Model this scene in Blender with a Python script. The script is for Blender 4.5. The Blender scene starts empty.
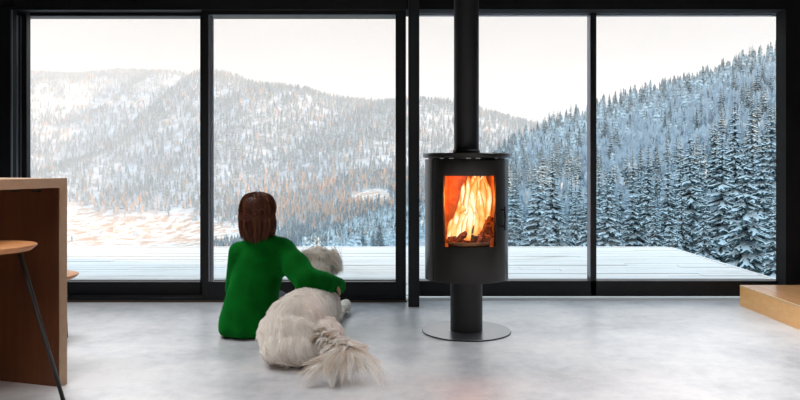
import bpy, bmesh, math, random
import numpy as np
from mathutils import Vector, Matrix, noise as mnoise

random.seed(7)
RNG = np.random.default_rng(11)
SC = bpy.context.scene
COL = SC.collection
F, CX, HY, CZ = 710.0, 400.0, 166.0, 1.0     # focal length in pixels, vanishing point, eye height


def at(px, py, Y):
    """world point that a photo measurement at depth Y stands for"""
    return Vector(((px - CX) * Y / F, Y, CZ - (py - HY) * Y / F))


# ------------------------------------------------------------------ materials
def mat(name, color=(.5, .5, .5), rough=.5, metal=0.0, spec=.5, **kw):
    m = bpy.data.materials.new(name)
    m.use_nodes = True
    b = m.node_tree.nodes['Principled BSDF']
    b.inputs['Base Color'].default_value = (*color, 1)
    b.inputs['Roughness'].default_value = rough
    b.inputs['Metallic'].default_value = metal
    b.inputs['Specular IOR Level'].default_value = spec
    for k, v in kw.items():
        b.inputs[k.replace('_', ' ')].default_value = v
    return m


def nd(m, typ, **kw):
    n = m.node_tree.nodes.new(typ)
    for k, v in kw.items():
        setattr(n, k, v)
    return n


def lk(m, a, b):
    m.node_tree.links.new(a, b)


def bsdf(m):
    return m.node_tree.nodes['Principled BSDF']


def coords(m, scale=(1, 1, 1), kind='Object'):
    tc = nd(m, 'ShaderNodeTexCoord')
    mp = nd(m, 'ShaderNodeMapping')
    mp.inputs['Scale'].default_value = scale
    lk(m, tc.outputs[kind], mp.inputs['Vector'])
    return mp.outputs['Vector']


def noise_tex(m, vec, scale, detail=4, rough=.5, dist=0.0):
    n = nd(m, 'ShaderNodeTexNoise')
    n.inputs['Scale'].default_value = scale
    n.inputs['Detail'].default_value = detail
    n.inputs['Roughness'].default_value = rough
    n.inputs['Distortion'].default_value = dist
    if vec is not None:
        lk(m, vec, n.inputs['Vector'])
    return n.outputs['Fac']


def ramp(m, fac, stops):
    r = nd(m, 'ShaderNodeValToRGB')
    cr = r.color_ramp
    while len(cr.elements) < len(stops):
        cr.elements.new(.5)
    for e, (p, c) in zip(cr.elements, stops):
        e.position = p
        e.color = (*c, 1) if len(c) == 3 else c
    lk(m, fac, r.inputs['Fac'])
    return r.outputs['Color']


def bump(m, h, strength=.3, dist=.01):
    b = nd(m, 'ShaderNodeBump')
    b.inputs['Strength'].default_value = strength
    b.inputs['Distance'].default_value = dist
    lk(m, h, b.inputs['Height'])
    lk(m, b.outputs['Normal'], bsdf(m).inputs['Normal'])


def g(v):
    """srgb 0-255 to linear"""
    return tuple(((c / 255) / 12.92) if c / 255 <= .04045 else (((c / 255) + .055) / 1.055) ** 2.4 for c in v)


def wood(name, c0, c1, grain=(30, 2, 2), rough=.45, axis_scale=1.0):
    m = mat(name, c0, rough)
    v = coords(m, grain)
    n = noise_tex(m, v, 1.6 * axis_scale, 6, .6, 1.5)
    n2 = noise_tex(m, v, 9 * axis_scale, 3, .6)
    mx = nd(m, 'ShaderNodeMath', operation='MULTIPLY_ADD')
    lk(m, n2, mx.inputs[0]); mx.inputs[1].default_value = .35; lk(m, n, mx.inputs[2])
    lk(m, ramp(m, mx.outputs[0], [(.35, c0), (.85, c1)]), bsdf(m).inputs['Base Color'])
    bump(m, n2, .08, .002)
    return m


M = {}
M['frame'] = mat('dark_aluminium', (.0045, .005, .0065), .42, 0.0, .35)
M['frame_edge'] = mat('grey_aluminium_edge', (.20, .22, .26), .4, .3)
M['wall'] = mat('black_wall', (.006, .006, .007), .8, 0, .2)
n_ = noise_tex(M['wall'], coords(M['wall']), 6, 3)
lk(M['wall'], ramp(M['wall'], n_, [(.3, (.005, .005, .006)), (.7, (.008, .008, .009))]), bsdf(M['wall']).inputs['Base Color'])
M['column'] = mat('blue_black_steel_paint', (.008, .010, .013), .5, 0, .4)
M['seal'] = mat('pale_aluminium', (.55, .55, .55), .4, .2)
M['beige'] = mat('beige_soffit', (.16, .15, .115), .7)
M['brown_seal'] = mat('brown_threshold', (.05, .028, .018), .5)

# polished concrete
m = M['floor'] = mat('polished_concrete', (.4, .4, .4), .3, 0, 1.0)
v = coords(m)
a_ = noise_tex(m, v, 1.1, 7, .66, 0.0)
b_ = noise_tex(m, v, 14, 6, .7)
mx = nd(m, 'ShaderNodeMath', operation='MULTIPLY_ADD')
lk(m, b_, mx.inputs[0]); mx.inputs[1].default_value = .35; lk(m, a_, mx.inputs[2])
lk(m, ramp(m, mx.outputs[0], [(.50, g((152, 154, 158))), (.64, g((182, 182, 185))), (.78, g((204, 202, 202)))]), bsdf(m).inputs['Base Color'])
lk(m, ramp(m, a_, [(.3, (.30,) * 3), (.7, (.40,) * 3)]), bsdf(m).inputs['Roughness'])
bump(m, b_, .015, .002)

# weathered deck with hoar frost; board joints come from the geometry
m = M['deck'] = mat('frosted_larch_decking', (.6, .6, .6), .8)
v = coords(m, (.6, 9, 1))
a_ = noise_tex(m, v, 2.2, 8, .7, .3)
v2 = coords(m, (1, 1, 1))
b_ = noise_tex(m, v2, .8, 3)
mx = nd(m, 'ShaderNodeMath', operation='MULTIPLY_ADD')
lk(m, b_, mx.inputs[0]); mx.inputs[1].default_value = .5; lk(m, a_, mx.inputs[2])
lk(m, ramp(m, mx.outputs[0], [(.5, g((170, 152, 140))), (.62, g((236, 222, 212))), (.85, g((250, 240, 234)))]), bsdf(m).inputs['Base Color'])

M['counter'] = wood('oiled_oak', g((168, 136, 108)), g((188, 158, 130)), (3, 3, 3), .4)
M['panel'] = wood('shaded_panel', g((66, 31, 11)), g((88, 46, 18)), (14, 14, .8), .5)  # counter wood with the shade under the top put into its colour
M['seat'] = wood('honey_oak_seat', g((146, 92, 48)), g((172, 114, 66)), (2, 16, 2), .4)
M['platform'] = wood('honey_oak_platform', g((232, 168, 98)), g((246, 190, 122)), (3, 3, 12), .3)
M['platform_top'] = wood('brown_oak_platform_top', g((178, 126, 82)), g((200, 150, 104)), (12, 1.2, 2), .25)
M['ply_edge'] = mat('pale_ply_edge', g((226, 186, 140)), .4)
M['black_metal'] = mat('black_powder_coat', (.008, .008, .009), .45)
M['stove'] = mat('matt_black_steel', (.009, .0072, .0062), .5, .0, .5)
n_ = noise_tex(M['stove'], coords(M['stove']), 120, 2)
bump(M['stove'], n_, .05, .001)
M['stove_side'] = mat('satin_black_steel', (.018, .0165, .016), .33, .0, .6)
M['pipe'] = mat('matt_black_flue', (.011, .011, .012), .48, 0, .5)
M['disc'] = mat('brushed_steel_disc', (.26, .27, .29), .28, .85)
M['disc_edge'] = mat('dark_disc_edge', (.02, .02, .02), .4)
M['brick'] = mat('vermiculite_brick', (.62, .42, .28), .9)
n_ = noise_tex(M['brick'], coords(M['brick']), 30, 5)
lk(M['brick'], ramp(M['brick'], n_, [(.35, (.34, .12, .05)), (.65, (.55, .24, .11))]), bsdf(M['brick']).inputs['Base Color'])
M['char'] = mat('charred_bark', (.05, .03, .02), .9)
m = M['char']
n_ = noise_tex(m, coords(m), 28, 5, .7, 1.0)
lk(m, ramp(m, n_, [(.4, (.02, .012, .008)), (.7, (.22, .10, .05))]), bsdf(m).inputs['Base Color'])
lk(m, ramp(m, n_, [(.56, (0, 0, 0)), (.72, (1, .16, .02))]), bsdf(m).inputs['Emission Color'])
bsdf(m).inputs['Emission Strength'].default_value = .9
bump(m, n_, .8, .01)
M['ash'] = mat('glowing_ash', (.2, .12, .08), .95)
m = M['ash']
n_ = noise_tex(m, coords(m), 45, 4, .7)
lk(m, ramp(m, n_, [(.45, (.05, .005, 0)), (.7, (1, .22, .03))]), bsdf(m).inputs['Emission Color'])
bsdf(m).inputs['Emission Strength'].default_value = 1.1


def flame_mat():
    m = bpy.data.materials.new('flame')
    m.use_nodes = True
    nt = m.node_tree
    nt.nodes.remove(nt.nodes['Principled BSDF'])
    out = nt.nodes['Material Output']
    em = nd(m, 'ShaderNodeEmission')
    tr = nd(m, 'ShaderNodeBsdfTransparent')
    lw = nd(m, 'ShaderNodeLayerWeight'); lw.inputs['Blend'].default_value = .45
    v = coords(m, (9, 9, 3.4))
    n = noise_tex(m, v, 1.5, 4, .5, .8)
    sub = nd(m, 'ShaderNodeMath', operation='SUBTRACT')
    lk(m, n, sub.inputs[0])
    mul = nd(m, 'ShaderNodeMath', operation='MULTIPLY'); lk(m, lw.outputs['Facing'], mul.inputs[0]); mul.inputs[1].default_value = .30
    lk(m, mul.outputs[0], sub.inputs[1])
    col = ramp(m, sub.outputs[0], [(.16, (1, .10, .008)), (.32, (1, .26, .03)), (.43, (1, .60, .20)), (.54, (1, .92, .68))])
    lk(m, col, em.inputs['Color'])
    em.inputs['Strength'].default_value = 1.5
    al = ramp(m, sub.outputs[0], [(.10, (0, 0, 0)), (.34, (1, 1, 1))])
    mx = nd(m, 'ShaderNodeMixShader')
    lk(m, al, mx.inputs[0]); lk(m, tr.outputs[0], mx.inputs[1]); lk(m, em.outputs[0], mx.inputs[2])
    lk(m, mx.outputs[0], out.inputs['Surface'])
    return m


M['flame'] = flame_mat()


def thin_glass(name, tint=(1, 1, 1), refl=1.0):
    m = bpy.data.materials.new(name)
    m.use_nodes = True
    nt = m.node_tree
    nt.nodes.remove(nt.nodes['Principled BSDF'])
    tr = nd(m, 'ShaderNodeBsdfTransparent'); tr.inputs['Color'].default_value = (*tint, 1)
    gl = nd(m, 'ShaderNodeBsdfGlossy'); gl.inputs['Roughness'].default_value = 0.02
    fr = nd(m, 'ShaderNodeFresnel'); fr.inputs['IOR'].default_value = 1.35
    ml = nd(m, 'ShaderNodeMath', operation='MULTIPLY'); lk(m, fr.outputs[0], ml.inputs[0]); ml.inputs[1].default_value = refl
    mx = nd(m, 'ShaderNodeMixShader')
    lk(m, ml.outputs[0], mx.inputs[0]); lk(m, tr.outputs[0], mx.inputs[1]); lk(m, gl.outputs[0], mx.inputs[2])
    lk(m, mx.outputs[0], nt.nodes['Material Output'].inputs['Surface'])
    return m


M['glass'] = thin_glass('window_glass', (.985, .99, .99))
M['stove_glass'] = thin_glass('stove_glass', (.96, .92, .88))

# wool
m = M['wool'] = mat('green_wool', g((0, 160, 40)), .9, 0, .1)
bsdf(m).inputs['Sheen Weight'].default_value = .22
bsdf(m).inputs['Sheen Tint'].default_value = (.0, .9, .12, 1)
v = coords(m)
a_ = noise_tex(m, v, 170, 2, .6)
b_ = noise_tex(m, v, 9, 3, .5)
lk(m, ramp(m, b_, [(.3, (.0, .076, .005)), (.7, (.0, .125, .009))]), bsdf(m).inputs['Base Color'])
bump(m, a_, .55, .004)
M['skin'] = mat('skin', g((214, 160, 132)), .5)
bsdf(M['skin']).inputs['Subsurface Weight'].default_value = .1
M['lips'] = mat('lips', g((170, 84, 80)), .4)
M['eye'] = mat('eye_white', (.8, .8, .78), .1)
M['iris'] = mat('iris', (.05, .025, .012), .1)
M['jeans'] = mat('dark_denim', (.03, .035, .05), .85)
m = M['hair'] = mat('brown_hair', g((70, 40, 24)), .5, 0, .25)
at_ = nd(m, 'ShaderNodeAttribute', attribute_name='tint')
lk(m, ramp(m, at_.outputs['Fac'], [(0, g((50, 25, 16))), (.55, g((102, 56, 36))), (1, g((165, 104, 70)))]), bsdf(m).inputs['Base Color'])
m = M['fur'] = mat('cream_fur', g((225, 216, 204)), .75, 0, .15)
at_ = nd(m, 'ShaderNodeAttribute', attribute_name='tint')
lk(m, ramp(m, at_.outputs['Fac'], [(0, g((228, 214, 198))), (.45, g((253, 250, 246))), (1, g((255, 253, 250)))]), bsdf(m).inputs['Base Color'])
m = M['fur']
tl_ = nd(m, 'ShaderNodeBsdfTranslucent'); lk(m, [l_.from_socket for l_ in m.node_tree.links if l_.to_socket == bsdf(m).inputs['Base Color']][0], tl_.inputs['Color'])
mx_ = nd(m, 'ShaderNodeMixShader'); mx_.inputs[0].default_value = .50
lk(m, bsdf(m).outputs[0], mx_.inputs[1]); lk(m, tl_.outputs[0], mx_.inputs[2]); lk(m, mx_.outputs[0], m.node_tree.nodes['Material Output'].inputs['Surface'])
M['fur_skin'] = mat('cream_undercoat', g((244, 234, 222)), .9, 0, .1)
M['nose'] = mat('dog_nose', (.02, .015, .015), .3)

# outdoors
SNOW = (.70, .83, .90)


def snow_tree_mat(name, needle, snow=SNOW, lo=.28, hi=.62, amount=.5):
    """green needles where the surface faces down or sideways, snow lying where it faces up"""
    m = mat(name, needle, .85, 0, .1)
    ge = nd(m, 'ShaderNodeNewGeometry')
    sx = nd(m, 'ShaderNodeSeparateXYZ'); lk(m, ge.outputs['True Normal'], sx.inputs[0])
    ab = nd(m, 'ShaderNodeMath', operation='ABSOLUTE'); lk(m, sx.outputs['Z'], ab.inputs[0])
    n = noise_tex(m, coords(m), 2.4, 4, .7)
    ad = nd(m, 'ShaderNodeMath', operation='MULTIPLY_ADD'); lk(m, n, ad.inputs[0]); ad.inputs[1].default_value = amount; lk(m, ab.outputs[0], ad.inputs[2])
    f = ramp(m, ad.outputs[0], [(lo, (0, 0, 0)), (hi, (1, 1, 1))])
    at_ = nd(m, 'ShaderNodeAttribute', attribute_name='tint')
    base = ramp(m, at_.outputs['Fac'], [(0, needle), (.5, tuple(c * 1.6 for c in needle)), (.75, (.42, .19, .07)), (1, (.60, .30, .13))])
    mx = nd(m, 'ShaderNodeMixRGB'); lk(m, f, mx.inputs['Fac']); lk(m, base, mx.inputs['Color1']); mx.inputs['Color2'].default_value = (*snow, 1)
    lk(m, mx.outputs[0], bsdf(m).inputs['Base Color'])
    return m


M['needles'] = mat('spruce_needles', (.022, .042, .045), .8, 0, .15)
m = M['needles']
n_ = noise_tex(m, coords(m), 3.0, 4, .7)
lk(m, ramp(m, n_, [(.35, (.016, .040, .048)), (.52, (.045, .09, .10)), (.68, (.42, .52, .58))]), bsdf(m).inputs['Base Color'])
M['tree_snow'] = mat('powder_snow', SNOW, .8, 0, .2)
M['bark'] = mat('spruce_bark', (.05, .04, .035), .9)
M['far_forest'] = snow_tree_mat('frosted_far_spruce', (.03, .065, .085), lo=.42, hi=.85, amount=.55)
M['mid_forest'] = snow_tree_mat('snowy_spruce', (.022, .038, .045), lo=.42, hi=.80, amount=.62)
M['frost_twigs'] = mat('frosted_twigs', (.56, .66, .74), .9, 0, .1)
m = M['ground'] = mat('snowy_hillside', SNOW, .85, 0, .1)
n_ = noise_tex(m, coords(m), .035, 8, .75)
at_ = nd(m, 'ShaderNodeAttribute', attribute_name='tint')
c1 = ramp(m, n_, [(.38, (.26, .27, .29)), (.60, (.70, .74, .80))])
n2_ = noise_tex(m, coords(m), .06, 6, .7)
c2 = ramp(m, n2_, [(.42, (.58, .28, .14)), (.50, (.80, .60, .46)), (.55, (.90, .90, .93))])
mx = nd(m, 'ShaderNodeMixRGB'); lk(m, at_.outputs['Fac'], mx.inputs['Fac']); lk(m, c1, mx.inputs['Color1']); lk(m, c2, mx.inputs['Color2'])
lk(m, mx.outputs[0], bsdf(m).inputs['Base Color'])
M['far_ridge'] = mat('distant_wooded_ridge', (.25, .28, .31), .9, 0, .1)
M['plaster'] = mat('pale_plaster', (.75, .72, .66), .9)
M['roof'] = mat('brown_roof', (.25, .13, .09), .8)


# ------------------------------------------------------------------ object helpers
def link(name, me, material=None, parent=None):
    o = bpy.data.objects.new(name, me)
    COL.objects.link(o)
    if material is not None and me is not None:
        for x in (material if isinstance(material, (list, tuple)) else [material]):
            me.materials.append(x)
    if parent is not None:
        o.parent = parent
    return o


def tag(o, label, cat, group=None, kind=None):
    o['label'] = label
    o['category'] = cat
    if group:
        o['group'] = group
    if kind:
        o['kind'] = kind
    return o


def struct(o, label=None):
    o['kind'] = 'structure'
    if label:
        o['label'] = label
    return o


def empty(name, loc=(0, 0, 0), rz=0.0):
    o = bpy.data.objects.new(name, None)
    COL.objects.link(o)
    o.location = loc
    o.rotation_euler.z = rz
    return o


def bx(bm, x0, x1, y0, y1, z0, z1, bevel=0.0, mi=0):
    vs = [bm.verts.new(p) for p in ((x0, y0, z0), (x1, y0, z0), (x1, y1, z0), (x0, y1, z0), (x0, y0, z1), (x1, y0, z1), (x1, y1, z1), (x0, y1, z1))]
    fs = [bm.faces.new([vs[i] for i in q]) for q in ((3, 2, 1, 0), (4, 5, 6, 7), (0, 1, 5, 4), (1, 2, 6, 5), (2, 3, 7, 6), (3, 0, 4, 7))]
    for f in fs:
        f.material_index = mi
    if bevel > 0:
        es = {e for f in fs for e in f.edges}
        bmesh.ops.bevel(bm, geom=list(es), offset=bevel, segments=2, affect='EDGES', profile=.6)


def obm(name, bm, material, parent=None, smooth=False, loc=None):
    me = bpy.data.meshes.new(name)
    bmesh.ops.recalc_face_normals(bm, faces=bm.faces)
    bm.to_mesh(me)
    bm.free()
    if smooth:
        me.shade_smooth()
    o = link(name, me, material, parent)
    if loc is not None:
        o.location = loc
    return o


def box(name, x0, x1, y0, y1, z0, z1, material, parent=None, bevel=0.0):
    bm = bmesh.new()
    bx(bm, x0, x1, y0, y1, z0, z1, bevel)
    return obm(name, bm, material, parent)


def lathe(bm, prof, cx=0, cy=0, seg=64, a0=0.0, a1=2 * math.pi):
    """prof: (r, z) list turned about a vertical axis"""
    full = abs((a1 - a0) - 2 * math.pi) < 1e-6
    n = seg if full else seg + 1
    rings = []
    for r, z in prof:
        rings.append([bm.verts.new((cx + r * math.sin(a0 + (a1 - a0) * i / seg), cy - r * math.cos(a0 + (a1 - a0) * i / seg), z)) for i in range(n)])
    for p, q in zip(rings[:-1], rings[1:]):
        for i in range(seg):
            j = (i + 1) % n
            bm.faces.new((p[i], p[j], q[j], q[i]))
    return rings


def tube(bm, pts, r, seg=10, cap=True):
    """r: number or list"""
    pts = [Vector(p) for p in pts]
    rs = r if isinstance(r, (list, tuple)) else [r] * len(pts)
    rings = []
    up = Vector((0, 0, 1))
    for i, p in enumerate(pts):
        d = (pts[min(i + 1, len(pts) - 1)] - pts[max(i - 1, 0)]).normalized()
        u = d.cross(up)
        if u.length < 1e-3:
            u = Vector((1, 0, 0))
        u.normalize()
        w = d.cross(u).normalized()
        rings.append([bm.verts.new(p + (u * math.cos(2 * math.pi * k / seg) + w * math.sin(2 * math.pi * k / seg)) * rs[i]) for k in range(seg)])
    for a, b in zip(rings[:-1], rings[1:]):
        for k in range(seg):
            bm.faces.new((a[k], a[(k + 1) % seg], b[(k + 1) % seg], b[k]))
    if cap:
        bm.faces.new(rings[0][::-1]); bm.faces.new(rings[-1])


def evaluated(o):
    dg = bpy.context.evaluated_depsgraph_get()
    dg.update()
    me = bpy.data.meshes.new_from_object(o.evaluated_get(dg), depsgraph=dg)
    return me


def arr_mesh(name, V, Fc, tint=None, smooth=False):
    """V (n,3); Fc (m,k) faces all of one size, or list of arrays"""
    me = bpy.data.meshes.new(name)
    groups = Fc if isinstance(Fc, list) else [Fc]
    loops = np.concatenate([f.reshape(-1) for f in groups]).astype(np.int32)
    sizes = np.concatenate([np.full(len(f), f.shape[1]) for f in groups])
    starts = np.concatenate([[0], np.cumsum(sizes)[:-1]]).astype(np.int32)
    me.vertices.add(len(V)); me.vertices.foreach_set('co', np.ascontiguousarray(V, dtype=np.float32).reshape(-1))
    me.loops.add(len(loops)); me.loops.foreach_set('vertex_index', loops)
    me.polygons.add(len(sizes)); me.polygons.foreach_set('loop_start', starts)
    me.update(calc_edges=True)
    me.validate()
    if tint is not None:
        a = me.attributes.new('tint', 'FLOAT', 'POINT')
        a.data.foreach_set('value', np.ascontiguousarray(tint, dtype=np.float32))
    if smooth:
        me.shade_smooth()
    return me


# blobs fused into one continuous skin
def blob(bm, p, r, sub=2):
    if not isinstance(r, (tuple, list)):
        r = (r, r, r)
    mt = Matrix.Translation(Vector(p)) @ Matrix.Diagonal((*r, 1))
    bmesh.ops.create_icosphere(bm, subdivisions=sub, radius=1.0, matrix=mt)


def limb(bm, pts, rs, sub=2):
    for (p, r), (q, s) in zip(zip(pts[:-1], rs[:-1]), zip(pts[1:], rs[1:])):
        p, q = Vector(p), Vector(q)
        L = (q - p).length
        n = max(2, int(L / (min(r, s) * .3)) + 1)
        for i in range(n + 1):
            t = i / n
            blob(bm, p.lerp(q, t), r + (s - r) * t, sub)


def fuse(bm, voxel, smooth=8):
    me = bpy.data.meshes.new('tmp')
    bm.to_mesh(me); bm.free()
    o = bpy.data.objects.new('tmp', me)
    COL.objects.link(o)
    r = o.modifiers.new('r', 'REMESH'); r.mode = 'VOXEL'; r.voxel_size = voxel; r.use_smooth_shade = True
    if smooth:
        s = o.modifiers.new('s', 'SMOOTH'); s.factor = .5; s.iterations = smooth
    out = evaluated(o)
    bpy.data.objects.remove(o)
    out.shade_smooth()
    return out


def mesh_arrays(me):
    n = len(me.vertices)
    V = np.empty(n * 3, np.float32); me.vertices.foreach_get('co', V)
    N = np.empty(n * 3, np.float32); me.vertices.foreach_get('normal', N)
    return V.reshape(-1, 3).astype(float), N.reshape(-1, 3).astype(float)


def surface_samples(me, count, rng):
    me.calc_loop_triangles()
    T = np.empty(len(me.loop_triangles) * 3, np.int32); me.loop_triangles.foreach_get('vertices', T)
    T = T.reshape(-1, 3)
    V, N = mesh_arrays(me)
    A = np.linalg.norm(np.cross(V[T[:, 1]] - V[T[:, 0]], V[T[:, 2]] - V[T[:, 0]]), axis=1)
    k = rng.choice(len(T), count, p=A / A.sum())
    u, v = rng.random(count), rng.random(count)
    f = u + v > 1
    u[f], v[f] = 1 - u[f], 1 - v[f]
    w = 1 - u - v
    P = V[T[k, 0]] * w[:, None] + V[T[k, 1]] * u[:, None] + V[T[k, 2]] * v[:, None]
    Nn = N[T[k, 0]] * w[:, None] + N[T[k, 1]] * u[:, None] + N[T[k, 2]] * v[:, None]
    Nn /= np.linalg.norm(Nn, axis=1, keepdims=True) + 1e-9
    return P, Nn


def nrm(a):
    return a / (np.linalg.norm(a, axis=-1, keepdims=True) + 1e-9)


def strands(name, paths, width, tint, rng):
    """paths (n, k, 3) -> tapered ribbons"""
    n, k, _ = paths.shape
    side = nrm(np.cross(paths[:, -1] - paths[:, 0], nrm(rng.normal(size=(n, 3)))))
    w = np.linspace(1, .12, k)[None, :, None] * width[:, None, None]
    A = paths + side[:, None, :] * w * .5
    B = paths - side[:, None, :] * w * .5
    V = np.stack([A, B], 2).reshape(-1, 3)
    i0 = (np.arange(n) * k * 2)[:, None]
    q = []
    for j in range(k - 1):
        q.append(np.concatenate([i0 + 2 * j, i0 + 2 * j + 1, i0 + 2 * j + 3, i0 + 2 * j + 2], 1))
    Fc = np.stack(q, 1).reshape(-1, 4)
    return arr_mesh(name, V, Fc, np.repeat(tint, k * 2), smooth=True)


def value_noise(P, scale, seed=0):
    """smooth pseudo noise from sines, in [-1, 1]"""
    r = np.random.default_rng(seed)
    out = np.zeros(len(P))
    for _ in range(5):
        d = r.normal(size=P.shape[1]); d /= np.linalg.norm(d)
        out += np.sin(P @ d * scale * r.uniform(.6, 1.7) + r.uniform(0, 6.28))
    return out / 5

# ================================================================== THE ROOM
WY1, WY2 = 5.22, 5.38          # inner faces of the two window walls
floor_ = struct(box('floor', -4.3, 4.3, -4.2, 5.40, -.2, 0, M['floor']))
ceil_ = struct(box('ceiling', -4.3, 4.3, -4.2, 5.42, 2.65, 2.85, M['wall']))
struct(box('wall_left', -4.5, -4.3, -4.2, 5.42, -.2, 2.85, M['wall']))
struct(box('wall_right', 4.3, 4.5, -4.2, 5.42, -.2, 2.85, M['wall']))
struct(box('wall_behind', -4.5, 4.5, -4.4, -4.2, -.2, 2.85, M['wall']))


def X1(px, Y=WY1):
    return (px - CX) * Y / F


def Z1(py, Y=WY1):
    return CZ - (py - HY) * Y / F


# window wall around the openings
bm = bmesh.new()
bx(bm, -4.3, 4.3, 5.26, 5.52, Z1(8), 2.65)
bx(bm, X1(783, 5.3), 4.3, 5.26, 5.40, 0, Z1(8))
bx(bm, -4.3, X1(-42), 5.26, 5.40, 0, Z1(8))
struct(obm('wall_window', bm, M['wall']))

# door beside the first window: only its black leaf and pull show
d = struct(box('door_1', X1(-42), X1(14), 5.27, 5.33, 0.0, Z1(8), M['wall']))
bm = bmesh.new()
bx(bm, X1(1.5), X1(3.5), 5.225, 5.24, Z1(178), Z1(163), .002)
bx(bm, X1(1.5), X1(8), 5.225, 5.24, Z1(165), Z1(163), .002)
bx(bm, X1(2), X1(3.2), 5.24, 5.27, Z1(170), Z1(166), .001)
obm('door_handle', bm, M['frame_edge'], d)


def pane(name, x0, x1, z0, z1, y, parent):
    bm = bmesh.new()
    bx(bm, x0, x1, y, y + .006, z0, z1)
    # one thin sheet: keep just the room-side face so light passes a single surface
    bmesh.ops.delete(bm, geom=[f for f in bm.faces if abs(f.calc_center_median().y - y) > 1e-5], context='FACES')
    return obm(name, bm, M['glass'], parent)


# ---- window_1: the left sliding pair
w1 = struct(empty('window_1', (0, 0, 0)))
Y = WY1
bm = bmesh.new()
bx(bm, X1(-1), X1(26.5, Y + .18), Y, Y + .18, 0, Z1(7), .004)            # outer jamb
bx(bm, X1(14), X1(406.5), Y, Y + .20, Z1(10), Z1(-4), .004)    # head
bx(bm, X1(14), X1(406), Y, Y + .20, 0, .035, .004)             # sill
obm('frame', bm, M['frame'], w1)
bm = bmesh.new()
bx(bm, X1(11.5), X1(13), Y - .012, Y + .02, .03, Z1(10), .001)
for yy_ in (.035, .085, .135):
    bx(bm, X1(26.5, Y + .18), X1(26.5, Y + .18) + .006, Y + yy_, Y + yy_ + .018, .14, Z1(14), .001)
obm('jamb_bead', bm, M['frame_edge'], w1)
# fixed leaf, further out
Yf = Y + .10
zt, zb = Z1(14.5), Z1(282)
bm = bmesh.new()
bx(bm, X1(15, Yf), X1(26.5, Yf), Yf, Yf + .06, .03, zt + .03, .003)
bx(bm, X1(200, Yf), X1(207.5, Yf), Yf, Yf + .06, .03, zt + .03, .003)
bx(bm, X1(23), X1(207.5, Yf), Yf, Yf + .06, .03, Z1(282, Yf), .003)
bx(bm, X1(23), X1(207.5, Yf), Yf, Yf + .06, Z1(16, Yf), Z1(6), .003)
fl = obm('fixed_leaf', bm, M['frame'], w1)
pane('pane', X1(28, Yf), X1(201, Yf), Z1(282, Yf), Z1(16, Yf), Yf + .03, fl)
# sliding leaf on the room side
bm = bmesh.new()
bx(bm, X1(201.5), X1(208.5), Y + .005, Y + .06, .035, Z1(10), .003)
bx(bm, X1(395.5), X1(406), Y + .005, Y + .06, .0, Z1(-2), .003)
bx(bm, X1(201.5), X1(406), Y + .006, Y + .06, .035, Z1(282), .003)
bx(bm, X1(201.5), X1(406), Y + .006, Y + .06, Z1(14.5), Z1(8), .003)
sl = obm('sliding_leaf', bm, M['frame'], w1)
pane('pane', X1(208), X1(396), Z1(282), Z1(14.5), Y + .03, sl)
bm = bmesh.new()
bx(bm, X1(208.3), X1(210.2), Y + .002, Y + .05, .15, Z1(15), .001)
bx(bm, X1(210.4), X1(212.8), Y + .012, Y + .03, .15, Z1(16), .001)
obm('stile_bead', bm, M['frame_edge'], w1)
bm = bmesh.new()
bx(bm, X1(28), X1(396), Y + .17, Y + .26, Z1(281, Y + .17), Z1(279.6, Y + .17))
obm('outer_bead', bm, M['seal'], w1)
bm = bmesh.new()
bx(bm, X1(18, Y + .3), X1(400), Y + .17, Y + .28, Z1(19, Y + .28), Z1(10, Y + .16))
obm('head_lining', bm, M['beige'], w1)
obm('threshold_strip', (lambda b: (bx(b, X1(14), X1(407), Y - .012, Y, 0, .012, .001), b)[1])(bmesh.new()), M['brown_seal'], w1)

# ---- window_2: the right fixed pair
w2 = struct(empty('window_2', (0, 0, 0)))
Y = WY2
bm = bmesh.new()
bx(bm, X1(409.5, Y), X1(417, Y), Y, Y + .10, 0, Z1(-4, Y), .003)
bx(bm, X1(776.5, Y + .12), X1(790, Y), Y - .10, Y + .12, 0, Z1(6, Y), .003)
bx(bm, X1(590.5, Y), X1(596.5, Y), Y, Y + .10, .02, Z1(12, Y), .003)
bx(bm, X1(409.5, Y), X1(785, Y), Y, Y + .10, .012, Z1(281, Y), .003)
bx(bm, X1(409.5, Y), X1(785, Y), Y, Y + .10, Z1(13, Y), Z1(-4, Y), .003)
obm('frame', bm, M['frame'], w2)
bm = bmesh.new()
bx(bm, X1(587.3, Y + .08), X1(590.8, Y), Y + .0, Y + .08, .16, Z1(15, Y), .002)
for yy_ in (-.07, -.02, .075):
    bx(bm, X1(776.5, Y + .12) - .006, X1(776.5, Y + .12), Y + yy_, Y + yy_ + .022, .16, Z1(13, Y), .001)
bx(bm, X1(417, Y), X1(776, Y), Y + .04, Y + .09, Z1(16.6, Y + .09), Z1(12.6, Y), .002)
obm('bead', bm, M['frame_edge'], w2)
pane('pane', X1(416, Y), X1(590, Y), Z1(281, Y), Z1(15, Y), Y + .05, w2)
pane('pane', X1(597, Y), X1(778, Y), Z1(281, Y), Z1(15, Y), Y + .05, w2)
bm = bmesh.new()
bx(bm, X1(416, Y), X1(776, Y), Y + .10, Y + .18, Z1(281, Y + .1), Z1(279.6, Y + .1))
obm('outer_bead', bm, M['seal'], w2)
bm = bmesh.new()
bx(bm, X1(407, 5.30), X1(790, 5.30), 5.28, 5.345, 0, .009, .001)
struct(obm('trim_1', bm, M['seal']), 'pale threshold track on the floor along the window')

# slim steel column in front of the joint between the windows
Yc = 5.03
bm = bmesh.new()
bx(bm, X1(408.3, Yc), X1(419.4, Yc), Yc, Yc + .078, 0, 2.65, .003)
cl = obm('steel_column', bm, M['column'])
tag(cl, 'slim blue-black square steel column between the two window walls', 'column')
cl['kind'] = 'structure'

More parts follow.
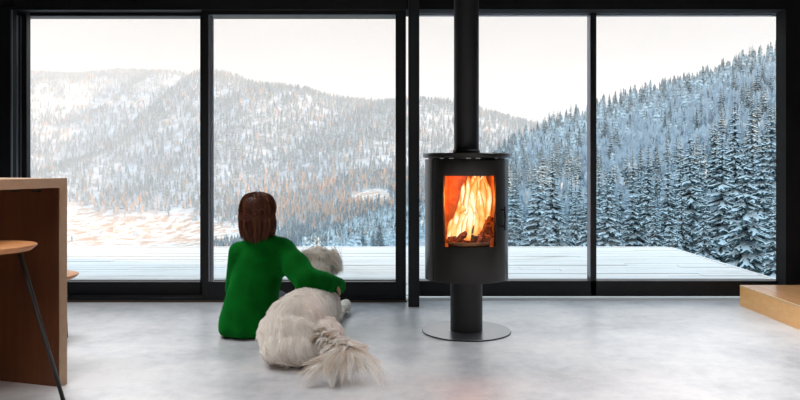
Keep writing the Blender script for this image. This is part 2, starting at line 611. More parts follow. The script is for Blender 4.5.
# ---- timber deck outside
dk = struct(empty('deck', (0, 0, 0)), 'frosted timber deck outside the windows')
bm = bmesh.new()
y = 5.62
DZ = -.05
k = 0
while y < 9.15:
    x = -9.0 - RNG.uniform(0, 3)
    while x < 3.46:
        L = 4.0
        x1 = min(x + L, 3.46)
        dz = RNG.uniform(-.003, .003)
        if x1 > -9:
            bx(bm, x, x1 - .004, y, y + .138, DZ - .028 + dz, DZ + dz)
        x += L
    y += .146
    k += 1
obm('decking', bm, M['deck'], dk)
bm = bmesh.new()
bx(bm, -9, 3.44, 5.62, 9.14, DZ - .30, DZ - .032)
obm('substructure', bm, M['bark'], dk)
bm = bmesh.new()
bx(bm, 3.46, 3.50, 5.60, 9.19, DZ - .2, DZ + .004)
bx(bm, -9, 3.50, 9.155, 9.19, DZ - .2, DZ + .004)
obm('edge_board', bm, M['deck'], dk)
bm = bmesh.new()
bx(bm, -4.5, 4.5, 5.40, 5.62, -.2, -.045)
struct(obm('trim_2', bm, M['seal']), 'pale outer sill of the windows')

# ================================================================== STOVE
SX, SY = .402, 4.30
st = empty('wood_stove', (SX, SY, 0))
tag(st, 'black cylindrical wood stove burning on a pedestal in front of the windows', 'stove')
R = .250


def shell(name, th0, th1, z0, z1, material, parent, r=R, t=.012, hole=None, bev=.0015):
    """curved steel sheet; hole = (th, th, z, z)"""
    bm = bmesh.new()
    ths = list(np.linspace(th0, th1, max(3, int((th1 - th0) / .05))))
    zs = [z0, z1]
    if hole:
        ths = sorted(set([t_ for t_ in ths if min(abs(t_ - hole[0]), abs(t_ - hole[1])) > .02] + [hole[0], hole[1]]))
        zs = [z0, hole[2], hole[3], z1]
    for rr in (r, r - t):
        pass
    vo = [[bm.verts.new((r * math.sin(a), -r * math.cos(a), z)) for a in ths] for z in zs]
    for i in range(len(zs) - 1):
        for j in range(len(ths) - 1):
            if hole and i == 1 and ths[j] >= hole[0] - 1e-6 and ths[j + 1] <= hole[1] + 1e-6:
                continue
            bm.faces.new((vo[i][j], vo[i][j + 1], vo[i + 1][j + 1], vo[i + 1][j]))
    me = bpy.data.meshes.new(name)
    bm.normal_update()
    bm.to_mesh(me); bm.free()
    o = bpy.data.objects.new('t', me); COL.objects.link(o)
    s = o.modifiers.new('s', 'SOLIDIFY'); s.thickness = t; s.offset = -1
    b = o.modifiers.new('b', 'BEVEL'); b.width = bev; b.segments = 2; b.limit_method = 'ANGLE'; b.angle_limit = math.radians(50)
    me2 = evaluated(o)
    bpy.data.objects.remove(o)
    me2.shade_smooth()
    for e in me2.edges:
        pass
    me2.set_sharp_from_angle(angle=math.radians(40))
    return link(name, me2, material, parent)


zb, zt = .322, 1.046
hole = (-.655, .655, .533, .943)
door = shell('door', -.968, .968, zb + .004, zt - .012, M['stove'], st, R, .02, hole)
body = shell('body', .982, 2 * math.pi - .982, zb, zt - .006, M['stove_side'], st, R, .012)
# bottom and inner top closing plates
bm = bmesh.new(); lathe(bm, [(0, zb + .002), (R - .004, zb + .002), (R - .002, zb + .006), (R - .012, zb + .02), (0, zb + .02)], seg=72)
obm('bottom_plate', bm, M['stove'], st, True)
bm = bmesh.new(); lathe(bm, [(0, zt - .012), (R - .02, zt - .012), (R - .02, zt + .004), (0, zt + .004)], seg=72)
obm('vent_collar', bm, M['black_metal'], st)
bm = bmesh.new(); lathe(bm, [(0, zt + .004), (R + .006, zt + .004), (R + .011, zt + .008), (R + .011, zt + .026), (R + .008, zt + .030), (0, zt + .030)], seg=96)
o = obm('top_plate', bm, M['stove_side'], st, True); o.data.set_sharp_from_angle(angle=math.radians(35))
# highlights between body and top plate, put in as pale strips
for a in (-.75, -.5, -.1, .12, .62):
    bm = bmesh.new()
    w_ = .055
    for q in range(4):
        aa, ab = a + w_ * q / 2, a + w_ * (q + 1) / 2
        vs = [bm.verts.new(((R + .0) * math.sin(t_), -(R + .0) * math.cos(t_), z)) for t_, z in ((aa, zt - .004), (ab, zt - .004), (ab, zt + .001), (aa, zt + .001))]
        bm.faces.new(vs)
    obm('slot_highlight', bm, M['seal'], st)
# curved glass
gl = shell('stove_glass', -.70, .70, .515, .96, M['stove_glass'], door, R - .024, .001, None, .0001)
gme = gl.data
# firebox
bm = bmesh.new()
xw, yb, yf = .148, .12, -.19
def quad(a, b, c, d_):
    bm.faces.new([bm.verts.new(p) for p in (a, b, c, d_)])
z0f, z1f = .515, .97
quad((-xw, yb, z0f), (xw, yb, z0f), (xw, yb, z1f), (-xw, yb, z1f))
quad((-xw, yb, z0f), (-xw, yb, z1f), (-xw - .01, yf, z1f), (-xw - .01, yf, z0f))
quad((xw, yb, z0f), (xw + .01, yf, z0f), (xw + .01, yf, z1f), (xw, yb, z1f))
quad((-xw, yb, z1f), (xw, yb, z1f), (xw + .01, yf, z1f), (-xw - .01, yf, z1f))
for i in range(5):     # grooves of the brick lining
    xg = -xw + .05 + i * .05
    bx(bm, xg, xg + .003, yb - .006, yb, z0f, z1f)
obm('firebrick_lining', bm, M['brick'], st)
bm = bmesh.new(); bx(bm, -xw - .01, xw + .01, yf, yb, z0f - .01, z0f + .004)
nn = 24
obm('ember_bed', bm, M['ash'], st)
bm = bmesh.new()
lathe(bm, [(R - .04, .520), (R - .04, .556), (R - .048, .556), (R - .048, .520), (R - .04, .520)], seg=24, a0=-.62, a1=.62)
obm('log_guard', bm, mat('fire_tinted_steel', (.30, .16, .08), .35, .7), st)  # the fire's reflection is put into the steel's orange-brown colour


def log(p, q, r):
    bm = bmesh.new()
    p, q = Vector(p), Vector(q)
    pts = [p.lerp(q, i / 8) + Vector((RNG.normal(0, .002), RNG.normal(0, .002), RNG.normal(0, .002))) for i in range(9)]
    tube(bm, pts, [r * RNG.uniform(.88, 1.08) for _ in pts], 9)
    return bm


for p, q, r in (((-.075, -.10, .553), (.095, -.07, .665), .020), ((.105, -.13, .555), (.135, -.06, .69), .022), ((.02, -.06, .55), (.145, -.12, .60), .021),
                ((-.11, .0, .548), (.11, .03, .56), .026), ((-.05, .05, .56), (.10, .02, .70), .020), ((.065, -.14, .548), (.12, -.10, .675), .018)):
    o = obm('burning_log', log(p, q, r), M['char'], None)
    o.location = (SX, SY, 0)
    tag(o, 'charred split log burning inside the glowing stove', 'log', 'logs burning in the stove')


def tongue(bm, x, y, z, h, w, lean, seed):
    r = np.random.default_rng(seed)
    ph = r.uniform(0, 6.28)
    pts, rs = [], []
    for i in range(11):
        t = i / 10
        pts.append((x + lean * t * h + .012 * math.sin(ph + t * 6) * t, y + .01 * math.sin(ph * 2 + t * 4), z + h * t))
        rs.append(w * (.6 + 1.0 * t) * (1 - t) ** .55 + .0008)
    tube(bm, pts, rs, 12)


fr = [(-.045, -.03, .555, .22, .030, .10), (-.01, .0, .555, .36, .040, .05), (.03, -.05, .60, .33, .036, .05), (.06, -.02, .62, .33, .042, .03), (.095, -.04, .64, .30, .036, .04),
      (.118, .0, .60, .34, .032, .0), (-.075, .03, .555, .24, .026, .14), (.02, .04, .58, .36, .046, .0), (-.03, -.06, .57, .18, .024, .25), (.08, -.09, .62, .25, .026, -.02),
      (.045, -.10, .59, .24, .022, .12), (-.105, .05, .55, .13, .022, .2), (.11, .05, .57, .37, .042, .0), (-.045, .05, .56, .34, .032, .14), (.0, -.08, .56, .26, .026, .10),
      (.065, .06, .57, .38, .046, .0), (.125, -.07, .62, .28, .022, -.02), (-.015, .07, .56, .30, .04, .1), (.03, .0, .70, .24, .04, .0), (.09, .02, .70, .24, .04, .0)]
bm = bmesh.new()
for i, a in enumerate(fr):
    tongue(bm, *a, seed=i)
fo = obm('fire', bm, M['flame'], None, True)
fo.location = (SX, SY, 0)
tag(fo, 'orange and yellow flames of the fire inside the stove', 'flames', kind='stuff')
# door handle
bm = bmesh.new()
ah = .845
def rp(a, r, z): return (r * math.sin(a), -r * math.cos(a), z)
tube(bm, [rp(ah, R + .026, .628), rp(ah, R + .026, .765)], .0075, 10)
tube(bm, [rp(ah, R - .002, .65), rp(ah, R + .026, .65)], .006, 8)
tube(bm, [rp(ah, R - .002, .745), rp(ah, R + .026, .745)], .006, 8)
obm('door_handle', bm, M['black_metal'], door, True)
# pedestal and disc
bm = bmesh.new(); lathe(bm, [(0, .006), (.097, .006), (.097, zb + .004), (0, zb + .004)], seg=64)
o = obm('pedestal', bm, M['pipe'], st, True); o.data.set_sharp_from_angle(angle=math.radians(35))
bm = bmesh.new(); lathe(bm, [(0, .0), (.266, .0), (.2675, .002), (.2675, .006), (.266, .008)], seg=96)
obm('base_rim', bm, M['disc_edge'], st, True)
bm = bmesh.new(); lathe(bm, [(.2662, .0078), (.2655, .0086), (0, .0086)], seg=96)
obm('base_disc', bm, M['disc'], st)
# flue
fp = empty('flue_pipe', (SX, SY, zt + .030))
tag(fp, 'straight black flue pipe rising from the stove top to the ceiling', 'flue pipe')
bm = bmesh.new(); lathe(bm, [(0, 0), (.0755, 0), (.0755, 2.65 - zt - .03), (0, 2.65 - zt - .03)], seg=64)
o = obm('pipe', bm, M['pipe'], fp, True); o.data.set_sharp_from_angle(angle=math.radians(35))
bm = bmesh.new(); lathe(bm, [(.0755, 0), (.0815, 0), (.0815, .022), (.0755, .022)], seg=64)
obm('collar', bm, M['black_metal'], fp, True)

fl_ = bpy.data.lights.new('fire_glow', 'POINT'); fl_.color = (1, .24, .04); fl_.energy = 9.0; fl_.shadow_soft_size = .05
fo_ = bpy.data.objects.new('fire_glow', fl_); COL.objects.link(fo_); fo_.location = (SX + .02, SY - .13, .80)

# ================================================================== COUNTER (turned 16.6 degrees off the view axis)
C0 = Vector((-1.527, 3.257, 0))
rz = math.atan2(.958, .285)        # local +x runs along the room-side face away from the camera, local +y to the left of it
ct = empty('kitchen_counter', C0, rz)
tag(ct, 'wooden waterfall kitchen counter with pale mitred edges, stool tucked under it', 'counter')
T = .043; H = .945; W_ = .62; L_ = 2.1
bm = bmesh.new()
def prism(bm, pts, y0, y1):
    a = [bm.verts.new((x, y0, z)) for x, z in pts]; b = [bm.verts.new((x, y1, z)) for x, z in pts]
    bm.faces.new(a); bm.faces.new(b[::-1])
    for i in range(len(pts)):
        j = (i + 1) % len(pts)
        bm.faces.new((a[i], b[i], b[j], a[j]))
prism(bm, [(0, H), (-T, H - T), (-L_ + T, H - T), (-L_, H)], 0, W_)
obm('counter_top', bm, M['counter'], ct)
bm = bmesh.new(); prism(bm, [(0, H - .0006), (0, 0), (-T, 0), (-T, H - T)], 0, W_)
obm('end_panel', bm, M['counter'], ct)
bm = bmesh.new(); prism(bm, [(-L_, H), (-L_, 0), (-L_ + T, 0), (-L_ + T, H - T)], 0, W_)
obm('end_panel', bm, M['counter'], ct)
bm = bmesh.new(); bx(bm, -T - .004, -T, .006, W_ - .02, 0, H - T - .0015)
obm('shade_lining', bm, M['panel'], ct)  # thin sheet over the end panel, coloured dark for the shade inside
bm = bmesh.new(); bx(bm, -L_ + T, -T - .004, W_ - .03, W_ - .005, 0, H - T - .001)
obm('back_panel', bm, M['panel'], ct)
for yy in (.10, .22, .36, .50):
    bm = bmesh.new()
    bx(bm, -T - .03, -T - .006, yy, yy + .03, H - T - .02, H - T - .012)
    obm('bracket', bm, M['black_metal'], ct)

# ---- bar stool
def stool(name, loc, label, zs, r=.18, rz=0.0, foot=.205, top=.12, n_legs=4, a0=43):
    s = empty(name, loc, rz)
    tag(s, label, 'stool')
    bm = bmesh.new()
    lathe(bm, [(0, zs - .024), (r - .022, zs - .024), (r - .004, zs - .010), (r, zs - .003), (r - .006, zs), (r * .6, zs - .004), (0, zs - .006)], seg=48)
    obm('seat', bm, M['seat'], s, True)
    feet = []
    for i in range(n_legs):
        a = math.radians(a0 + 360 / n_legs * i)
        p = Vector((top * math.cos(a), top * math.sin(a), zs - .024)); q = Vector((foot * 1.25 * math.cos(a), foot * 1.25 * math.sin(a), .008))
        feet.append(q)
        bm = bmesh.new(); tube(bm, [p, q], .0085, 10)
        obm('leg', bm, M['black_metal'], s, True)
    bm = bmesh.new()
    tube(bm, feet + [feet[0]], .007, 8)
    obm('floor_ring', bm, M['black_metal'], s, True)
    return s


stool('bar_stool', (-1.612, 2.765, 0), 'round oak bar stool with thin splayed black legs tucked under the counter', .692, foot=.24, n_legs=3, a0=50)
stool('low_stool', (-2.02, 4.02, 0), 'low oak stool behind the counter, only its seat edge and one leg showing', .385, r=.185, foot=.10, top=.11)

# ================================================================== PLATFORM
pl = empty('wooden_platform', (0, 0, 0))
tag(pl, 'low honey-coloured wooden platform on the floor beside the window end', 'platform')
PX, PY, PH = 2.437, 5.09, .147
bm = bmesh.new(); bx(bm, PX, 4.28, 2.6, PY, 0, PH - .012)
obm('riser', bm, M['platform'], pl)
bm = bmesh.new(); bx(bm, PX + .004, 4.28, 2.6, PY, PH - .012, PH)
obm('tread', bm, M['platform_top'], pl)
bm = bmesh.new(); bx(bm, PX - .001, PX + .006, 2.6, PY, PH - .012, PH + .0005, .001)
obm('edge_band', bm, M['ply_edge'], pl)

# unseen ceiling lights, added to brighten the floor and the figures
FILL_LAMPS = [(-2.0, -1.2, 1), (2.0, -1.2, 1), (0, -2.9, 1), (-1.9, 1.0, 0), (1.7, 1.0, 0), (-1.9, 2.6, 0), (1.7, 2.6, 0), (-1.9, 4.1, 0), (1.9, 4.1, 0)]
LL = ['unseen fill light added over the kitchen end', 'unseen fill light added over the platform end', 'unseen fill light added at the back of the room',
      'unseen fill light added above the bar stool', 'unseen fill light added nearest the camera over the open floor', 'unseen fill light added above the person with the dog', 'unseen fill light added between stove and platform',
      'unseen fill light added by the window on the counter side', 'unseen fill light added by the window on the platform side']
for i, (lx, ly, big) in enumerate(FILL_LAMPS):
    c = empty('fill_light', (lx, ly, 2.65))
    tag(c, LL[i], 'ceiling light')
    hx_, hy_ = (.62, .32) if big else (.60, .17)
    bm = bmesh.new(); bx(bm, -hx_, hx_, -hy_, hy_, -.05, 0); obm('housing', bm, M['black_metal'], c)
    L = bpy.data.lights.new('fill_lamp', 'AREA'); L.shape = 'RECTANGLE'; L.size = 1.2; L.size_y = .6 if big else .3
    L.energy = 300 if big else 20; L.spread = math.radians(98); L.color = (1, .95, .9) if big else (.97, .98, 1)
    lo = bpy.data.objects.new('fill_lamp', L); COL.objects.link(lo); lo.location = (lx, ly, 2.59)
    lo.rotation_euler = (math.radians(18 if big else 0), 0, 0)

# ================================================================== THE VALLEY
# measured profile points: column -> (distance, height in the photograph); turned into world heights and interpolated smoothly
PROF = {
    -500: [(12, 520), (60, 300), (300, 262), (900, 240), (1500, 150), (2100, 60), (2700, 90)],
    -150: [(12, 520), (60, 300), (300, 262), (1000, 238), (1500, 165), (2000, 84), (2600, 100)],
    30: [(12, 500), (60, 300), (300, 260), (700, 252), (950, 236), (1100, 214), (1500, 150), (1900, 78), (2050, 76), (2600, 110)],
    110: [(12, 500), (60, 300), (300, 260), (700, 250), (950, 232), (1080, 212), (1300, 170), (1500, 142), (1750, 110), (2050, 74), (2600, 110)],
    170: [(12, 500), (60, 295), (300, 262), (700, 250), (900, 232), (1050, 208), (1300, 150), (1480, 108), (1600, 95), (2050, 76), (2600, 110)],
    215: [(12, 500), (60, 292), (300, 262), (650, 250), (850, 232), (1050, 198), (1300, 136), (1560, 74), (1700, 84), (2300, 110)],
    300: [(12, 480), (60, 285), (200, 262), (330, 250), (600, 246), (750, 232), (950, 206), (1200, 146), (1520, 90), (1700, 104), (2300, 135)],
    390: [(12, 460), (60, 280), (140, 246), (280, 216), (420, 238), (620, 212), (760, 196), (900, 186), (1150, 150), (1450, 102), (1700, 116), (2400, 140)],
    450: [(12, 450), (60, 275), (150, 232), (300, 205), (450, 225), (700, 205), (1150, 156), (1480, 108), (1800, 124), (2500, 150)],
    510: [(12, 440), (50, 285), (110, 238), (200, 205), (380, 160), (520, 190), (900, 190), (1500, 121), (1900, 140), (2600, 160)],
    570: [(12, 440), (45, 310), (75, 265), (115, 234), (200, 188), (420, 132), (600, 165), (1000, 185), (1550, 140), (2000, 155), (2600, 170)],
    640: [(12, 430), (40, 330), (70, 275), (110, 236), (190, 178), (300, 135), (470, 108), (650, 130), (1100, 170), (2000, 160)],
    710: [(12, 430), (38, 350), (70, 282), (105, 232), (160, 178), (300, 108), (440, 85), (650, 110), (1200, 160), (2000, 160)],
    790: [(12, 420), (36, 360), (65, 285), (95, 232), (140, 172), (250, 88), (400, 58), (600, 80), (1200, 130), (2000, 150)],
    950: [(12, 400), (32, 340), (60, 262), (90, 195), (130, 130), (220, 45), (360, 18), (600, 45), (1200, 110), (2000, 150)],
    1300: [(12, 380), (28, 280), (55, 190), (110, 75), (220, -35), (330, -60), (600, -10), (1200, 60)],
    2000: [(12, 360), (25, 230), (60, 80), (130, -120), (230, -240), (500, -200)],
}
ctrl, val = [], []
for px, rows in PROF.items():
    for (yy, py) in rows:
        ctrl.append((px / 160.0, 1.9 * math.log(yy)))
        val.append((HY - py) / 100.0)        # slope seen from the eye, smooth everywhere
ctrl = np.array(ctrl); val = np.array(val)


def tps_k(d2):
    return np.where(d2 > 1e-12, .5 * d2 * np.log(np.maximum(d2, 1e-12)), 0)


d2 = ((ctrl[:, None] - ctrl[None]) ** 2).sum(-1)
n = len(ctrl)
A = np.zeros((n + 3, n + 3))
A[:n, :n] = tps_k(d2) + np.eye(n) * .004
A[:n, n] = 1; A[:n, n + 1:] = ctrl; A[n, :n] = 1; A[n + 1:, :n] = ctrl.T
sol = np.linalg.solve(A, np.concatenate([val, [0, 0, 0]]))


def height(x, y):
    """terrain height in metres at world x, y"""
    x = np.asarray(x, float); y = np.asarray(y, float)
    px = CX + F * x / y
    q = np.stack([np.clip(px, -600, 2100) / 160.0, 1.9 * np.log(np.clip(y, 10, 3000))], -1)
    shp = q.shape[:-1]
    q = q.reshape(-1, 2)
    out = np.empty(len(q))
    for i in range(0, len(q), 20000):
        dd = ((q[i:i + 20000, None] - ctrl[None]) ** 2).sum(-1)
        out[i:i + 20000] = tps_k(dd) @ sol[:n] + sol[n] + q[i:i + 20000] @ sol[n + 1:]
    h = out.reshape(shp) * 100 / F * y + CZ
    P = np.stack([x.reshape(-1), y.reshape(-1)], -1)
    amp = np.clip((y - 200) / 1500, 0, 1).reshape(-1)
    rel = (value_noise(P, .012, 1) * 14 + value_noise(P, .03, 2) * 6) * amp + value_noise(P, .10, 3) * np.clip((y.reshape(-1) - 20) / 200, 0, 1) * 1.2
    # spurs and gullies on the far side of the valley
    yr = y.reshape(-1); xr = x.reshape(-1)
    m_ = np.exp(-((yr - 1270) / 230) ** 2)
    ph_ = (xr * .90 - yr * .44) * (2 * math.pi / 300) + 1.1 * value_noise(P, .006, 8)
    rel = rel + m_ * 26 * np.sin(ph_) * (.7 + .3 * value_noise(P, .004, 12))
    m2_ = np.exp(-((yr - 1750) / 160) ** 2) * (xr < -200)
    rel = rel + m2_ * 22 * np.sin(ph_ * 1.3 + 1)
    return h + rel.reshape(shp)


def project(x, y, z):
    return CX + F * x / y, HY - F * (z - CZ) / y


def soft(px, py, cx, cy, rx, ry):
    d = ((px - cx) / rx) ** 2 + ((py - cy) / ry) ** 2
    return np.clip(1.35 - d, 0, 1)


def clearing(x, y, z):
    """1 where meadows and bare ground open in the woods of the far side of the valley"""
    px, py = project(x, y, z)
    P = np.stack([x, y], -1)
    wob = value_noise(P, .02, 5) * 9
    wob2 = value_noise(P, .05, 6) * 3
    c = soft(px + wob, py + wob2, 150, 232, 130, 21)
    c = np.maximum(c, soft(px + wob, py + wob2, 60, 222, 60, 18))
    c = np.maximum(c, soft(px + wob, py + wob2, 372, 197, 26, 9))
    c = np.maximum(c, soft(px + wob, py + wob2, 80, 104, 80, 3.5))
    c = np.maximum(c, soft(px + wob, py + wob2, 180, 122, 24, 3.5))
    c = np.maximum(c, soft(px + wob, py + wob2, 52, 134, 34, 9) * .6)
    c = np.maximum(c, soft(px + wob, py + wob2, 75, 212, 16, 4))
    return c * (y > 500)


# terrain mesh: a fan of rows, fine near the house
us = np.concatenate([np.linspace(-1.6, -.75, 14), np.linspace(-.70, .70, 150), np.linspace(.75, 2.6, 30)])
ys = np.exp(np.linspace(math.log(11), math.log(2800), 190))
U, YY = np.meshgrid(us, ys)
XX = U * YY
ZZ = height(XX, YY)
nr, nc = XX.shape
idx = np.arange(nr * nc).reshape(nr, nc)
Fq = np.stack([idx[:-1, :-1], idx[:-1, 1:], idx[1:, 1:], idx[1:, :-1]], -1).reshape(-1, 4)
cl_ = clearing(XX.reshape(-1), YY.reshape(-1), ZZ.reshape(-1))
me = arr_mesh('hillside', np.stack([XX, YY, ZZ], -1).reshape(-1, 3), Fq, cl_, True)
hs = struct(link('hillside', me, M['ground']), 'snowy valley sides outside')

# unseen slope added beside and behind the house, to keep the sun off it
xs = np.linspace(60, 900, 40); yk = np.linspace(-700, 12, 40)
XX2, YK = np.meshgrid(xs, yk)
Z2 = -10 + 150 * (1 - np.exp(-((XX2 - 40) / 260)))
me = arr_mesh('shading_slope', np.stack([XX2, YK, Z2], -1).reshape(-1, 3), np.stack([np.arange(1600).reshape(40, 40)[:-1, :-1], np.arange(1600).reshape(40, 40)[:-1, 1:], np.arange(1600).reshape(40, 40)[1:, 1:], np.arange(1600).reshape(40, 40)[1:, :-1]], -1).reshape(-1, 4), np.zeros(1600), True)
struct(link('hillside', me, M['ground']), 'unseen slope added to shade the house')

# very distant ridges
def ridge(Yd, cols, name, depth):
    pxs = np.linspace(cols[0][0], cols[-1][0], 120)
    py = np.interp(pxs, [c[0] for c in cols], [c[1] for c in cols]) + 1.2 * np.sin(pxs * .07) + .8 * np.sin(pxs * .19 + 1)
    X = (pxs - CX) * Yd / F; Zt = CZ + (HY - py) * Yd / F
    rows = []
    for t, f in ((-1, -.4), (-.6, .35), (-.25, .8), (0, 1), (.5, .6), (1.2, -.4)):
        zz = np.where(True, Zt * f + (0 if f > 0 else 0), 0) if f > 0 else np.full_like(Zt, -150.)
        rows.append(np.stack([X, np.full_like(X, Yd + t * depth) + 40 * np.sin(X * .01), zz + (0 if t == 0 else 12) * np.sin(X * .013 + t * 9)], -1))
    V = np.stack(rows)
    i_ = np.arange(V.shape[0] * V.shape[1]).reshape(V.shape[:2])
    Fq = np.stack([i_[:-1, :-1], i_[:-1, 1:], i_[1:, 1:], i_[1:, :-1]], -1).reshape(-1, 4)
    struct(link('mountain', arr_mesh(name, V.reshape(-1, 3), Fq, None, True), M['far_ridge']), 'distant hazy ridge')


ridge(3600, [(-300, 110), (200, 112), (420, 108), (480, 116), (560, 122), (640, 132), (760, 140), (1200, 150)], 'ridge', 500)
ridge(4700, [(-300, 90), (300, 96), (400, 99), (440, 97), (520, 96), (600, 101), (700, 110), (1200, 120)], 'ridge', 700)


# ---- spruces
def spruce_detailed(seed, h=16.0, rad=3.2, whorls=26, per=11):
    """returns three meshes: trunk, drooping boughs, snow on the boughs"""
    r = np.random.default_rng(seed)
    bt = bmesh.new()
    tube(bt, [(0, 0, -1.0), (0, 0, h * .5), (0, 0, h * .98)], [.22, .12, .02], 7)
    Vn, Fn, Vs, Fs = [], [], [], []

    def blade(V, Fc, p, d, L, droop, wid, lift, tip=1.0):
        """a ridged, drooping bough seen as a chevron in section"""
        side = np.array([-d[1], d[0], 0])
        base = len(V)
        ks = 6
        for i in range(ks):
            t = i / (ks - 1) * tip
            c = p + d * L * t + np.array([0, 0, -droop * L * t ** 1.3 + .14 * L * max(0, t - .7) + lift])
            wloc = wid * (math.sin(math.pi * min(1, .16 + .84 * t)) ** .7) * (1 if i < ks - 1 else 0.05)
            jag = r.uniform(.65, 1.25)
            V.append(c - side * wloc * jag - np.array([0, 0, wloc * .55]))
            V.append(c)
            V.append(c + side * wloc * r.uniform(.65, 1.25) - np.array([0, 0, wloc * .55]))
        for i in range(ks - 1):
            a = base + 3 * i
            Fc.append((a, a + 1, a + 4, a + 3)); Fc.append((a + 1, a + 2, a + 5, a + 4))

    for w in range(whorls):
        t = w / (whorls - 1)
        z = h * (.07 + .91 * t)
        R_ = rad * (1 - t) ** .82 * (.62 + .38 * min(1, t * 6)) + .12
        m_ = max(4, int(per * (1 - .55 * t)))
        off = r.uniform(0, 6.28)
        for k in range(m_):
            a = off + 6.283 * k / m_ + r.normal(0, .16)
            L = R_ * r.uniform(.68, 1.18)
            d = np.array([math.cos(a), math.sin(a), 0])
            p = np.array([0, 0, z + r.normal(0, h * .008)])
            dr = r.uniform(.35, .62) * (1 - .55 * t)
            wid = .20 * L + .10
            blade(Vn, Fn, p, d, L, dr, wid, 0)
            blade(Vs, Fs, p, d, L * .97, dr, wid * r.uniform(.40, .85), .07, r.uniform(.85, 1.0))
            # side sprays
            for s in (-1, 1):
                for q in (.38, .66):
                    a2 = a + s * .75
                    d2_ = np.array([math.cos(a2), math.sin(a2), 0])
                    pp = p + d * L * q + np.array([0, 0, -dr * L * q ** 1.3])
                    blade(Vn, Fn, pp, d2_, L * .40, dr * 1.35, wid * .42, -.02)
                    if r.random() < .75:
                        blade(Vs, Fs, pp, d2_, L * .36, dr * 1.35, wid * .26, .05)
    return bt, (np.array(Vn), np.array(Fn)), (np.array(Vs), np.array(Fs))


protos = []
for s in range(5):
    hh, rr = [(16, 3.3), (16, 2.7), (16, 3.8), (16, 2.3), (16, 3.0)][s]
    bt, (Vn, Fn), (Vs, Fs) = spruce_detailed(40 + s, hh, rr, [17, 21, 16, 22, 19][s], [12, 9, 13, 8, 11][s])
    mt = bpy.data.meshes.new('trunk'); bt.to_mesh(mt); bt.free(); mt.materials.append(M['bark'])
    mn = arr_mesh('boughs', Vn, Fn); mn.materials.append(M['needles'])
    ms = arr_mesh('snow', Vs, Fs); ms.materials.append(M['tree_snow'])
    # single-mesh version
    mv = len(mt.vertices)
    bmj = bmesh.new(); bmj.from_mesh(mt); 
    n0 = len(bmj.faces)
    bmj.from_mesh(mn); n1 = len(bmj.faces)
    bmj.from_mesh(ms)
    bmj.faces.ensure_lookup_table()
    for i, f in enumerate(bmj.faces):
        f.material_index = 0 if i < n0 else (1 if i < n1 else 2)
    mj = bpy.data.meshes.new('spruce'); bmj.to_mesh(mj); bmj.free()
    for x in (M['bark'], M['needles'], M['tree_snow']):
        mj.materials.append(x)
    protos.append((mt, mn, ms, mj))

# scatter on the near slope
cand = []
def scatter(count, y0, y1, u0, u1, mind, rng):
    out = []
    cell = {}
    tries = 0
    while len(out) < count and tries < count * 30:
        tries += 1
        y = math.sqrt(rng.uniform(y0 * y0, y1 * y1))
        x = rng.uniform(u0, u1) * y
        k = (int(x // mind), int(y // mind))
        ok = True
        for i in (-1, 0, 1):
            for j in (-1, 0, 1):
                for (a, b) in cell.get((k[0] + i, k[1] + j), ()):
                    if (a - x) ** 2 + (b - y) ** 2 < mind * mind:
                        ok = False
        if ok:
            cell.setdefault(k, []).append((x, y)); out.append((x, y))
    return np.array(out)


# a few large trees right below the deck, placed from the photograph
NEAR = [  # column, distance, tree top in the photo, tree height, prototype
    (745, 62, 143, 15.5, 2), (722, 74, 128, 16.0, 0), (690, 84, 130, 16.5, 0), (762, 84, 126, 15.5, 4), (775, 58, 190, 10, 1), (668, 92, 152, 13, 1),
    (648, 100, 150, 12.5, 3), (704, 66, 185, 9.5, 4), (632, 88, 178, 9.5, 2), (735, 105, 92, 17, 3), (610, 104, 165, 11, 0), (655, 74, 195, 8.0, 1),
    (620, 78, 206, 7, 3), (579, 100, 178, 10, 4), (551, 96, 176, 10.5, 0), (533, 108, 186, 9.5, 2), (520, 98, 198, 8, 1), (565, 84, 204, 7.5, 2),
    (678, 60, 222, 6.5, 2), (600, 70, 226, 5.5, 0), (715, 118, 118, 14, 1), (752, 120, 92, 15, 3), (771, 110, 100, 14, 0), (510, 120, 190, 10, 3)]
NEARLAB = ['broad snow-laden spruce with heavy drooping boughs beside the deck corner', 'tall snowy spruce rising behind the broad one at the deck corner',
           'tallest dark spruce behind the deck edge, snow on every bough', 'dark snowy spruce close to the window jamb above the platform',
           'small snowy spruce cut off by the window jamb at the deck side', 'slim snowy spruce next to the tallest dark spruce', 'narrow frosted spruce midway behind the deck, thin crown',
           'short bushy spruce in front of the tallest dark spruce', 'short broad spruce behind the middle of the deck', 'slender lone spruce standing high on the pale slope',
           'snowy spruce just right of the thin window mullion', 'small slim spruce in front of the narrow frosted one', 'very small narrow spruce at the far deck edge',
           'bushy spruce just left of the thin window mullion', 'dark full spruce midway between stove and window mullion', 'broad spruce beside the dark full one, nearer the stove',
           'small spruce close to the stove door side', 'short broad spruce in front of the dark full one', 'lowest bushy spruce peeking over the deck corner', 'tiny spruce peeking over the deck below the mullion',
           'medium snowy spruce high behind the tall pair', 'thin pointed spruce high up near the window jamb', 'frosted spruce on the slope touching the window jamb', 'slim spruce half hidden behind the stove']
near_xy = []
for (px, yy, top, hh, pr), lab in zip(NEAR, NEARLAB):
    x = (px - CX) * yy / F
    z = float(height(x, yy))
    ztop = CZ + (HY - top) * yy / F
    hh2 = max(4.5, ztop - z)
    s = hh2 / 16.0
    near_xy.append((x, yy))
    root = empty('spruce_tree', (x, yy, z - .2), random.uniform(0, 6.28))
    wr = min(1.0, max(s, .55)) * 1.0
    root.scale = (s * random.uniform(.9, 1.05) if s < 1 else 1.0, s if s < 1 else 1.0, s)
    tag(root, lab, 'tree')
    mt, mn, ms, mj = protos[pr]
    link('trunk', mt, None, root); link('foliage', mn, None, root); link('snow_foliage', ms, None, root)

